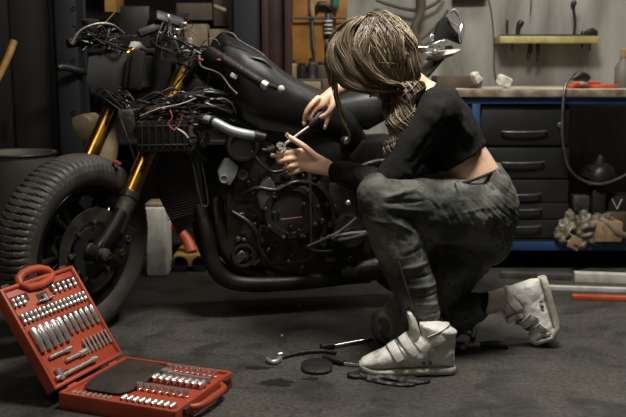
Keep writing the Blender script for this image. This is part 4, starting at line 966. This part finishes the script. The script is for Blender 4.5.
h0 = fl(455,372.5); d0 = V((-1,-.02,0)).normalized(); s0 = V((d0.y,-d0.x,0)); 
n0 = V((0,0,1)).cross(d0)
shoe(lambda x,y,z: h0+d0*x*1.06-n0*y*1.05*-1+V((0,0,1))*z*1.02)
h1 = at(546,275,3.07); d1 = V((.28,-.05,-.96)).normalized(); u1 = V((-.96,0,-.28)); u1 = (u1-d1*u1.dot(d1)).normalized(); n1 = u1.cross(d1)
shoe(lambda x,y,z: h1+d1*x*.93+n1*y*1.05+u1*z*1.08, math.radians(62))
# --- hair
cap = MB(); cap.ell(hl(0,-.012,.022), (.094,.108,.112), HR, 28, 20); cap.ell(hl(.0,-.06,-.02), (.085,.06,.075), HR)
# carve: keep face free by keeping the cap behind the hairline
cp_ = cap.fuse(.006, 4); cp_.v = [tuple(V(v)) for v in cp_.v]
keep = []
for f in cp_.f:
    c = sum((V(cp_.v[i]) for i in f), V((0,0,0)))/len(f); l = HR.transposed()@(c-hc)
    if not (l.y > .045 and l.z < .045): keep.append(f)
cp_.f = keep
hairo = cp_.build('hair', M['haircap'], root, ang=180)
tie = at(407,92,2.945)
tl_ = HR.transposed()@(tie-hc)
st = MB()
rng = random.Random(3)
def surf(d, ex):                 # point on the hair volume for local direction d
    r = 1/math.sqrt((d.x/.098)**2+(d.y/.112)**2+((d.z)/.122)**2)
    return V((d.x*r, d.y*r-.010, d.z*r+.018))*ex
te = tl_.normalized()
def wn(p, k=1.):
    q = p*17; return p+V((noise.noise(q), noise.noise(q+V((9,3,1)))*.6, noise.noise(q+V((2,7,5)))))*.011*k
for i in range(1700):
    # start along the hairline and parting in front/top
    a = rng.uniform(-PI, PI)
    if i % 3 == 0: s0_ = V((rng.uniform(-1,1)*.9, rng.uniform(.5,1.0), rng.uniform(.15,.9))).normalized()
    elif i % 3 == 1: s0_ = V((rng.uniform(-1,1), rng.uniform(-.4,.8), rng.uniform(.5,1.2))).normalized()
    else: s0_ = V((rng.uniform(-1,1), rng.uniform(-1,.3), rng.uniform(-.6,1.0))).normalized()
    if s0_.dot(te) > .8: continue
    ex0 = rng.uniform(.98,1.10); n_ = 12; P = []; R = []
    ax = s0_.cross(te).normalized(); ang = s0_.angle(te)
    wob = rng.uniform(-.10,.10); fr_ = rng.uniform(1.2,2.6); ph_ = rng.uniform(0,6.3)
    for k in range(n_):
        t = k/(n_-1)
        d = Matrix.Rotation(ang*t*.97, 3, ax)@s0_
        d = (d+ax*(math.sin(t*PI*.9)*(.30+.22*math.sin(a*2))*(1 if rng else 1)+wob*math.sin(t*fr_*PI+ph_)*.7)).normalized()
        ex = ex0*(1+.05*math.sin(t*PI)+.018*math.sin(t*7+ph_))
        p = hc+HR@surf(d, ex)
        if t > .75: p = p.lerp(tie+V((rng.uniform(-.02,.02),rng.uniform(-.012,.012),rng.uniform(-.02,.02))), (t-.75)/.25)
        P.append(wn(p)+V((0,0,.004*math.sin(t*9+ph_)))); R.append(.0024*(1-.4*abs(2*t-1)))
    st.tube(P, [r*rng.uniform(.6,1.25) for r in [1]]*0 or [r*(.7+.5*((i*37)%10)/10) for r in R], 4, 1, caps=False)
# flyaway loops
for i in range(46):
    s0_ = V((rng.uniform(-1,1), rng.uniform(-.5,1), rng.uniform(.1,1))).normalized(); ax = s0_.cross(te).normalized(); P = []; ph_ = rng.uniform(0,6)
    for k in range(14):
        t = k/13; d = (Matrix.Rotation(s0_.angle(te)*t*.8, 3, ax)@s0_+ax*.35*math.sin(t*4+ph_)).normalized()
        P.append(hc+HR@surf(d, 1.10+.10*math.sin(t*PI)+.03*math.sin(t*9+ph_)))
    st.tube(P, .0009, 4, 2, caps=False)
st.build('hair_strands', M['hair'], hairo, ang=180)
def lock(name, path, rad, n, r=.0020, cur=3., seed=1, lobes=0):
    q = MB(); rg = random.Random(seed); base = catmull(lp(path), 8); m = len(base)
    for i in range(n):
        a0 = rg.uniform(0,6.3); rr = rg.uniform(.15,1)**.6; tw = cur*rg.uniform(.8,1.2)*(1 if rg.random()<.75 else -1); P = []; e = rg.uniform(.75,1.0); mm = max(4,int(m*e))
        for k in range(mm):
            t = k/(m-1); R_ = np.interp(t, np.linspace(0,1,len(rad)), rad)*rr*(1+.18*math.sin(t*lobes*2*PI) if lobes else 1)
            a = a0+tw*t*2; P.append(wn(base[k]+V((math.cos(a)*R_, math.sin(a)*R_*.8, 0))+V((math.sin(t*22+a0)*.003, 0, 0)), .9))
        q.tube(P, r*rg.uniform(.6,1.2), 4, 1, caps=False)
    return q.build(name, M['hair'], hairo, ang=180)
core = MB().limb(lp([(408,88,2.965),(404,108,2.94),(400,130,2.92),(396,150,2.91),(394,160,2.91)]), [.03,.033,.034,.028,.012], 12, 3).build('hair_braid_core', M['haircap'], hairo)
lock('hair_braid', [(412,82,2.95),(405,100,2.925),(402,118,2.91),(401,136,2.90),(395,152,2.90),(392,170,2.90)], [.045,.050,.046,.050,.044,.022], 300, .0022, 3.2, 5, 3)
lock('hair_lock', [(385,92,2.97),(386,106,2.95),(389,122,2.93),(393,140,2.92)], [.012,.016,.012,.006], 40, .0018, 3, 8)
lock('hair_lock', [(350,44,2.99),(338,62,2.98),(334,84,2.98),(338,104,2.99),(345,122,2.99),(350,138,3.0)], [.016,.014,.010,.008,.006,.003], 46, .0017, 1.2, 9)
lock('hair_lock', [(366,14,2.93),(348,20,2.93),(336,34,2.95),(329,52,2.96),(326,66,2.97)], [.008,.010,.010,.008,.003], 30, .0017, 1.2, 11)
lock('hair_sweep', [(352,26,2.95),(338,48,2.92),(341,72,2.895),(356,88,2.885),(378,93,2.89),(400,90,2.91)], [.02,.030,.034,.032,.030,.028], 330, .0021, 1.0, 21)
lock('hair_sweep', [(372,18,2.93),(360,44,2.885),(368,68,2.865),(388,82,2.88),(404,88,2.92)], [.02,.03,.03,.026,.02], 150, .0019, 1.6, 22)
lock('hair_sweep', [(392,20,2.95),(408,40,2.93),(414,64,2.92),(412,84,2.93)], [.02,.022,.02,.02], 110, .0019, 1.4, 23)
lock('hair_sweep', [(366,14,2.94),(348,28,2.905),(345,52,2.885),(354,74,2.875),(372,88,2.88)], [.014,.024,.026,.024,.02], 220, .0020, 1.2, 31)
lock('hair_lock', [(330,40,3.0),(331,62,3.0),(333,80,3.0),(336,94,3.0)], [.022,.020,.016,.006], 60, .0018, 1.2, 12)

# ================================================================== TOOLS IN THE HANDS
sd = thing('screwdriver', tuple(at(313,122,3.18)), 'screwdriver with a chrome shaft and black handle held between both hands', 'screwdriver')
A_, B_ = at(285,144,3.13), at(309,126.5,3.165); C_ = at(322,112,3.195)
MB().tube([A_, B_], .0058, 12).build('shaft', M['satin'], sd)
dd = (C_-B_).normalized(); LL = (C_-B_).length
MB().lathe([(0,.001),(0,.008),(.006,.011),(.014,.0145),(LL*.5,.016),(LL*.85,.017),(LL*1.05,.013),(LL*1.1,.001)], B_, dd, 18).build('handle', M['rubberblack'], sd)
rw = thing('ratchet_wrench', tuple(at(281,147,3.12)), 'small ratchet wrench with a round chrome head gripped in the left hand', 'wrench')
rc_ = at(281,147.5,3.115)
MB().lathe([(-.008,.008),(-.008,.020),(.008,.020),(.008,.008)], rc_, (.3,-.6,.75), 26, closed=True).build('head', M['chrome'], rw)
MB().tube([rc_+V((.016,.0,-.004)), at(296,152,3.14), at(312,160,3.15)], [.008,.006,.007], 10, 3).build('handle', M['steel'], rw)
MB().lathe([(-.018,.001),(-.018,.015),(.01,.015),(.012,.010),(.012,.001)], at(270.5,150,3.17), (-.9,-.1,-.3), 18).build('socket', M['darktool'], rw)
# ================================================================== SOCKET SET CASE
z1 = .052
Ac = fl(51,392,z1)+V((.020,0,0)); uu = V((.93,-.37,0)).normalized(); vv = V((.37,.93,0)).normalized(); WB, LB = .40, .352
cs = thing('socket_set_case', tuple(Ac+uu*.15+vv*.15-V((0,0,z1))), 'open red-orange plastic socket set case on the floor in front of the wheel', 'case')
RB = frame(uu, vv, V((0,0,1)))
def bp_(u, v, z): return V((Ac.x,Ac.y,0))+uu*u+vv*v+V((0,0,z))
base = MB()
base.box(bp_(WB/2,LB/2,.010), (WB,LB,.018), RB, .008, 3)
for (c, s) in (((WB/2,.006),(WB,.012)),((WB/2,LB-.006),(WB,.012)),((.006,LB/2),(.012,LB)),((WB-.006,LB/2),(.012,LB))):
    base.box(bp_(c[0],c[1],z1/2), (s[0],s[1],z1), RB, .005, 2)
base = base.build('lower_shell', M['case'], cs)
MB().box(bp_(WB/2,LB/2,.030), (WB-.02,LB-.02,.022), RB, .003).build('tool_insert', M['caserec'], cs)
MB().tube([bp_(.004,.004,z1*.55), bp_(WB-.004,.004,z1*.55), bp_(WB-.004,LB-.004,z1*.55)], .0035, 8).build('shell_lip', M['case'], base)
hm = MB().tube([bp_(WB-.004,LB*.22,.034), bp_(WB+.022,LB*.30,.034), bp_(WB+.026,LB*.5,.034), bp_(WB+.022,LB*.70,.034), bp_(WB-.004,LB*.78,.034)], [.010,.011,.012,.011,.010], 12, 4)
hm.build('carry_handle', M['case'], cs)
for q in (.16,.86): MB().box(bp_(WB+.004,LB*q,.034), (.014,.034,.024), RB, .004).build('latch', M['shadelatch'], cs)
# lid
TH = math.radians(57); Ld = (-uu*math.cos(TH)+V((0,0,1))*math.sin(TH)); Ln = (uu*math.sin(TH)+V((0,0,1))*math.cos(TH)); LL_ = .345
RL = frame(vv, Ld, -Ln) if vv.cross(Ld).dot(-Ln) > 0 else frame(vv, Ld, Ln)
Lo = bp_(-.006,0,z1-.004)
def lp_(p, q, h): return Lo+vv*(p*LB)+Ld*(q*LL_+.008)+Ln*h      # p along the hinge, q up the lid, h out of the tray
lid = MB()
lid.box(lp_(.5,.5,-.030), (LB,LL_,.010), RL, .004, 2)
for p_, q_, sx, sy in ((.5,.018,LB,.012),(.5,.982,LB,.012),(.018,.5,.012,LL_),(.982,.5,.012,LL_)): lid.box(lp_(p_,q_,-.015), (sx,sy,.040), RL, .005, 2)
lid = lid.build('lid', M['case'], cs)
MB().box(lp_(.5,.5,-.014), (LB-.02,LL_-.02,.022), RL, .003).build('tool_insert', M['case'], lid)
MB().tube([lp_(.25,.98,-.001), lp_(.28,1.035,-.002), lp_(.36,1.075,-.004), lp_(.47,1.085,-.004), lp_(.58,1.075,-.004), lp_(.66,1.035,-.002), lp_(.69,.98,-.001), lp_(.62,.935,.001), lp_(.47,.915,.002), lp_(.32,.935,.001)], .0135, 12, 1, closed=True).build('carry_handle', M['case'], cs)
for q in (.10,.88): MB().box(lp_(q,1.01,-.015), (.036,.014,.026), RL, .004).build('latch', M['shadelatch'], cs)
for p in (.2,.8): MB().tube([bp_(-.004,LB*p-.02,z1-.006), bp_(-.004,LB*p+.02,z1-.006)], .006, 10).build('hinge', M['case'], cs)
def socket_shade(p0,p1,q0,q1): MB().box(lp_((p0+p1)/2,(q0+q1)/2,-.0022), ((p1-p0)*LB,(q1-q0)*LL_,.003), RL, .001, 1).build('shade_strip', M['shadelatch'], lid)  # thin dark strip on the insert, shadow around the sockets put into colour
socket_shade(.56,.95,.825,.90); socket_shade(.04,.28,.825,.90); socket_shade(.37,.51,.75,.85); socket_shade(.30,.64,.93,.99); socket_shade(.05,.96,.665,.725); socket_shade(.06,.47,.36,.43); socket_shade(.49,.96,.50,.58); socket_shade(.57,.96,.22,.26); socket_shade(.18,.27,.06,.12)
MB().tube([lp_(.045,.035,.0), lp_(.955,.035,.0), lp_(.955,.965,.0), lp_(.045,.965,.0)], .0022, 6, closed=True).build('inner_lip', M['caserec'], lid)
# socket prototypes: mesh along +Z
def sock_mesh(r, L, name, deep=False):
    mb = MB()
    prof = [(0,r*.5),(0,r*.94),(.001,r),(L*.30,r),(L*.34,r*.88),(L*.40,r*.88),(L*.44,r*.98),(L-.001,r*.98),(L,r*.92),(L,r*.72),(L*.5,r*.66),(L*.5,.0005)]
    if deep: prof = [(0,r*.5),(0,r*.80),(.001,r*.84),(L*.32,r*.84),(L*.36,r),(L-.001,r),(L,r*.95),(L,r*.74),(L*.6,r*.68),(L*.6,.0005)]
    mb.lathe(prof, (0,0,0), (0,0,1), 20); o = mb.build(name, M['satin'], None); col.objects.unlink(o); return o
protos = {}
def put(kind, pos, zdir, label, cat, group, sc_=1.):
    r, L, nm, deep = kind
    if kind not in protos: protos[kind] = sock_mesh(*kind[:2], kind[2], kind[3])
    p = protos[kind]
    o = p.copy(); col.objects.link(o); o.name = nm
    zd = V(zdir).normalized(); o.matrix_world = Matrix.Translation(pos)@zd.to_track_quat('Z','Y').to_matrix().to_4x4()
    return tag(o, label, cat, group)
ORD = 'first second third fourth fifth sixth seventh eighth ninth tenth eleventh twelfth thirteenth fourteenth fifteenth sixteenth seventeenth'.split()
S1 = (.0068,.026,'socket',False); S2 = (.0066,.028,'socket',False); S3 = (.0115,.078,'deep_socket',True); S4 = (.0082,.062,'deep_socket',True); S5=(.0095,.024,'socket',False); S6=(.0125,.030,'socket',False); S7=(.008,.025,'socket',False)
for i in range(5): put(S1, lp_(.60+i*.073,.80,.004), Ld, f'small chrome socket in the lid, {ORD[i]} of five right of the T-handle', 'socket', 'top right sockets in the lid')
for i in range(3): put(S1, lp_(.07+i*.060,.80,.004), Ld, f'small chrome socket at the lid top, {ORD[i]} from the left edge', 'socket', 'top left sockets in the lid')
for i in range(16): put(S2, lp_(.075+i*.0565,.635,.004), Ld, f'small chrome socket, {ORD[i]} from the left in the lid\'s long row', 'socket', 'long row of sockets in the lid')
for i in range(5): put(S3, lp_(.10+i*.085,.345,.005), Ld, f'large deep chrome socket, {ORD[i]} from the left in the lid', 'deep socket', 'large deep sockets in the lid')
for i in range(6): put(S4, lp_(.535+i*.077,.385,.004), Ld, f'slim deep chrome socket, {ORD[i]} of six in the right of the lid', 'deep socket', 'slim deep sockets in the lid')
def bit(i):
    P = lp_(.60+i*.056,.16,.004); mb = MB().tube([P, P+Ld*.016], .0042, 6).tube([P+Ld*.016, P+Ld*.048], .0030, 8)
    tag(mb.build('screwdriver_bit', M['satin'], origin=tuple(P)), f'thin chrome bit, {ORD[i]} of seven in the lower right of the lid', 'bit', 'row of bits in the lid')
for i in range(7): bit(i)
def tool(nm, lab, cat, comps):
    t = thing(nm, tuple(comps[0][0][0]), lab, cat)
    for P, R, pn in comps: MB().tube(P, R, 12, 3 if len(P) > 2 else 1).build(pn, M['satin'], t)
    return t
tool('t_handle','small chrome T-handle in the lid below the carry handle','T-handle',[([lp_(.33,.775,.006),lp_(.55,.775,.006)],.0035,'crossbar'),([lp_(.44,.76,.006),lp_(.44,.82,.006)],.008,'head')])
tool('extension_bar','short chrome extension bar in the lid, left of the slim one','extension bar',[([lp_(.12,.275,.005),lp_(.40,.275,.005)],.0055,'shaft'),([lp_(.33,.275,.005),lp_(.41,.275,.005)],.008,'socket_end')])
tool('extension_bar','thick-ended chrome extension bar next to the row of bits','extension bar',[([lp_(.28,.19,.005),lp_(.56,.19,.005)],.0058,'shaft'),([lp_(.46,.19,.005),lp_(.57,.19,.005)],.009,'socket_end')])
tool('breaker_t_bar','long chrome sliding T-bar at the bottom of the lid','T-bar',[([lp_(.06,.085,.005),lp_(.62,.085,.005)],.0068,'bar'),([lp_(.13,.055,.006),lp_(.13,.16,.006)],.009,'head'),([lp_(.55,.085,.005),lp_(.63,.085,.005)],.0095,'end_knob')])
# base: rows of sockets, leather flap, ratchet
zi = .041
k_ = 0
for r_ in range(4):
    n_ = (9,8,8,9)[r_]
    for i in range(n_):
        kd = (S7,S5,S6,S7)[r_]
        up_ = r_ in (1,3)
        u_ = WB*(.50+i*(.46/n_)); v_ = LB*((.12,.36,.60,.86)[r_])
        P = bp_(u_, v_, zi)
        if r_ == 2 or r_ == 0: zd = (uu*.2+vv*.95+V((0,0,.12)))
        else: zd = V((0,0,1))
        if zd.z > .9: P = P-V((0,0,0))
        else: P = P+V((0,0,kd[0]*.7))-vv*kd[1]/2
        put(kd, P, zd, f'chrome socket, {ORD[i]} along the {("nearest","second","third","farthest")[r_]} row of the open lower tray', 'socket', 'sockets in the lower tray')
for i in range(8):
    P = bp_(WB*(.08+i*.045), LB*.06, zi+.004)
    tag(MB().tube([P, P+vv*.022], .0042, 8).build('screwdriver_bit', M['satin'], origin=tuple(P)), f'tiny chrome bit, {ORD[i]} from the hinge along the near edge of the tray', 'bit', 'bits along the near tray edge')
fl_ = MB()
P = []
for i in range(18):
    a = 2*PI*i/18; P.append(bp_(WB*(.28+.235*math.cos(a)), LB*(.52+.40*math.sin(a)), 0))
tp = MB().loft([(bp_(WB*.28,LB*.54,zi), uu, WB*.20, vv, LB*.37),(bp_(WB*.28,LB*.54,zi+.010), uu, WB*.205, vv, LB*.38),(bp_(WB*.25,LB*.56,zi+.022), uu, WB*.15, vv, LB*.32)], 30, 5)
tag(tp.build('leather_pouch', M['cloth'], origin=tuple(bp_(WB*.28,LB*.54,zi))), 'dark brown leather pouch lying in the lower tray near the hinge', 'pouch')
rt = tool('ratchet','chrome ratchet lying across the back of the lower tray','ratchet',[([bp_(WB*.56,LB*.745,zi+.012),bp_(WB*.80,LB*.735,zi+.012),bp_(WB*.93,LB*.73,zi+.012)],[.008,.0055,.008],'handle'),([bp_(WB*.53,LB*.745,zi+.002),bp_(WB*.53,LB*.745,zi+.022)],.016,'head')])
# ================================================================== TOOLS ON THE FLOOR
def flo(x, y, h=0.): p = fl(x, y); p.z = h; return p
t = thing('breaker_bar', tuple(flo(345,346)), 'long chrome bar with a dark end lying on the floor left of the knee', 'bar')
MB().tube([flo(333,348.5,.009), flo(372,341.5,.009)], .0065, 12).build('shaft', M['chrome'], t)
MB().tube([flo(321,350.5,.012), flo(334,348.5,.012)], [.013,.011], 12).build('end', M['darktool'], t)
t = thing('ring_spanner', tuple(flo(284,360)), 'dark oily spanner with a shiny open end on the floor', 'spanner')
MB().tube([flo(280,360,.007), flo(300,355,.008), flo(322,353,.007), flo(336,355,.007)], [.006,.008,.008,.006], 10, 4).build('handle', M['rubberblack'], t)
MB().tube([flo(267,361,.010), flo(270,364,.010), flo(276,364.5,.010), flo(280,361,.010)], [.006,.008,.008,.010], 10, 3).build('open_end', M['satin'], t)
MB().tube([flo(278,358.5,.014), flo(282,358,.014)], .008, 10).build('jaw', M['satin'], t)
t = thing('screwdriver', tuple(flo(335,366)), 'screwdriver with black handle lying between rubber pad and shoe', 'screwdriver')
MB().tube([flo(324,361,.014), flo(332,363,.014), flo(344,366,.012)], [.012,.014,.010], 12, 3).build('handle', M['rubberblack'], t)
MB().tube([flo(344,366,.011), flo(361,367.5,.008)], .0045, 10).build('shaft', M['chrome'], t)
pd = MB().loft([(flo(317,368,.0), V((1,0,0)), .052, V((0,1,0)), .07),(flo(317,368,.010), V((1,0,0)), .054, V((0,1,0)), .072),(flo(317,368,.015), V((1,0,0)), .046, V((0,1,0)), .060)], 28, 2.4)
tag(pd.build('rubber_pad', M['rubberblack'], origin=tuple(flo(317,368))), 'round black rubber pad lying flat on the floor', 'pad')
gl = MB()
for P, r in (([(352,377),(366,378),(382,379)],.022),([(378,378),(398,380),(414,382)],.021),([(368,381),(384,384),(400,386),(412,386)],.012),([(400,382),(416,384),(428,382)],.013),([(356,374),(372,373),(392,374)],.012)):
    gl.limb([flo(x,y,r*.55) for x,y in P], r, 12, 3)
gl.v = [(x,y,max(.001,z*.55)) for x,y,z in gl.v]
tag(gl.fuse(.005,3,crinkle(30,.010)).build('work_glove', M['rubberblack'], origin=tuple(flo(390,380)), ang=180), 'flattened black work glove lying under the front white shoe', 'glove')
t = thing('ratchet', tuple(flo(470,347)), 'chrome-headed ratchet on the floor between the two white shoes', 'ratchet')
MB().lathe([(0,.001),(0,.018),(.016,.018),(.018,.014),(.018,.001)], flo(462,348,0), (0,0,1), 22).build('head', M['satin'], t)
MB().lathe([(.018,.010),(.022,.010),(.022,.001)], flo(462,348,0), (0,0,1), 18).build('selector', M['darktool'], t)
MB().tube([flo(450,349,.010), flo(456,348.5,.010)], .008, 10).build('drive', M['satin'], t)
MB().tube([flo(466,348,.011), flo(480,347.5,.010)], .0065, 10).build('shaft', M['satin'], t)
MB().tube([flo(480,347.5,.012), flo(495,348,.014), flo(508,349,.013)], [.010,.014,.012], 12, 3).build('handle', M['rubberblack'], t)
t = MB().tube([flo(455,337,.02), flo(464,332,.03), flo(474,336,.022), flo(472,342,.012)], [.010,.012,.011,.008], 10, 4).build('rubber_strap', M['rubberblack'], origin=tuple(flo(464,340)))
tag(t, 'bent dark rubber strap on the floor behind the front shoe heel', 'strap')
for x,y,r,l in ((299,307,.007,'pale pebble-like nut on the floor under the exhaust pipes'),(282,336,.005,'tiny grey washer on the floor left of the long bar'),(214,398,.006,'tiny bright screw on the floor beside the case handle')):
    tag(MB().lathe([(0,.001),(0,r),(r*.9,r),(r*.9,r*.5),(r*.3,.001)], flo(x,y), (0,0,1), 8).build('nut' if 'nut' in l else ('washer' if 'washer' in l else 'screw'), M['whitep'], origin=tuple(flo(x,y))), l, 'nut' if 'nut' in l else ('washer' if 'washer' in l else 'screw'))
# oil and rubber residue on the concrete
oil = mat('wet_oil', (.018,.015,.013), .4)
for (x,y,w_,h_,l) in ((276,383,.050,.016,'small oil stain in front of the rubber pad, farther left'),(311,379,.028,.008,'smaller oil stain just in front of the rubber pad'),(258,368,.045,.008,'thin oil stain left of the dark spanner')):
    c = flo(x,y); P = []
    for k in range(26):
        a = 2*PI*k/26; q = 1+.9*noise.noise(V((math.cos(a)*2.3+x,math.sin(a)*2.3,y))); P.append(c+V((math.cos(a)*w_*q, math.sin(a)*h_*2*q, .0012)))
    mb = MB(); mb.ring(P); mb.f.append(tuple(range(26))); tag(mb.build('oil_stain', oil, origin=tuple(c)), l, 'stain')
#CAMERA_AND_LIGHT
cam = bpy.data.cameras.new('camera'); co_ = bpy.data.objects.new('camera', cam); col.objects.link(co_)
cam.sensor_width = 36; cam.lens = F*36/626; co_.location = (0,0,1); co_.rotation_euler = (PI/2-PIT, 0, 0)
cam.dof.use_dof = True; cam.dof.focus_distance = 2.95; cam.dof.aperture_fstop = 3.2
bpy.context.scene.camera = co_
cam.clip_end = 60
def area(name, loc, tgt, sz, e, c, sy=None):
    l = bpy.data.lights.new(name, 'AREA'); l.energy = e; l.color = c; l.size = sz
    if sy: l.shape = 'RECTANGLE'; l.size_y = sy
    o = bpy.data.objects.new(name, l); col.objects.link(o); o.location = loc
    o.rotation_euler = (V(tgt)-V(loc)).to_track_quat('-Z','Y').to_euler(); return o
area('ceiling_lamp_light', (.45,2.5,2.95), (.3,2.9,0), .9, 102, (1,.96,.89), .5)
area('bench_lamp_light', (1.4,4.2,2.9), (1.3,4.75,.9), 1.3, 26, (1,.96,.88), .3)
area('left_fill_light', (-1.3,1.3,2.6), (-.4,3.0,.3), .7, 10, (1,.9,.76))  # weak fill added at front left, not a lamp of the workshop
w = bpy.data.worlds.new('world'); bpy.context.scene.world = w; w.use_nodes = True
w.node_tree.nodes['Background'].inputs[0].default_value = (.9,.85,.75,1); w.node_tree.nodes['Background'].inputs[1].default_value = .115
sc = bpy.context.scene
sc.view_settings.view_transform = 'Standard'; sc.view_settings.look = 'None'; sc.view_settings.gamma = 1; sc.view_settings.use_curve_mapping = False
sc.view_settings.exposure = 0.0
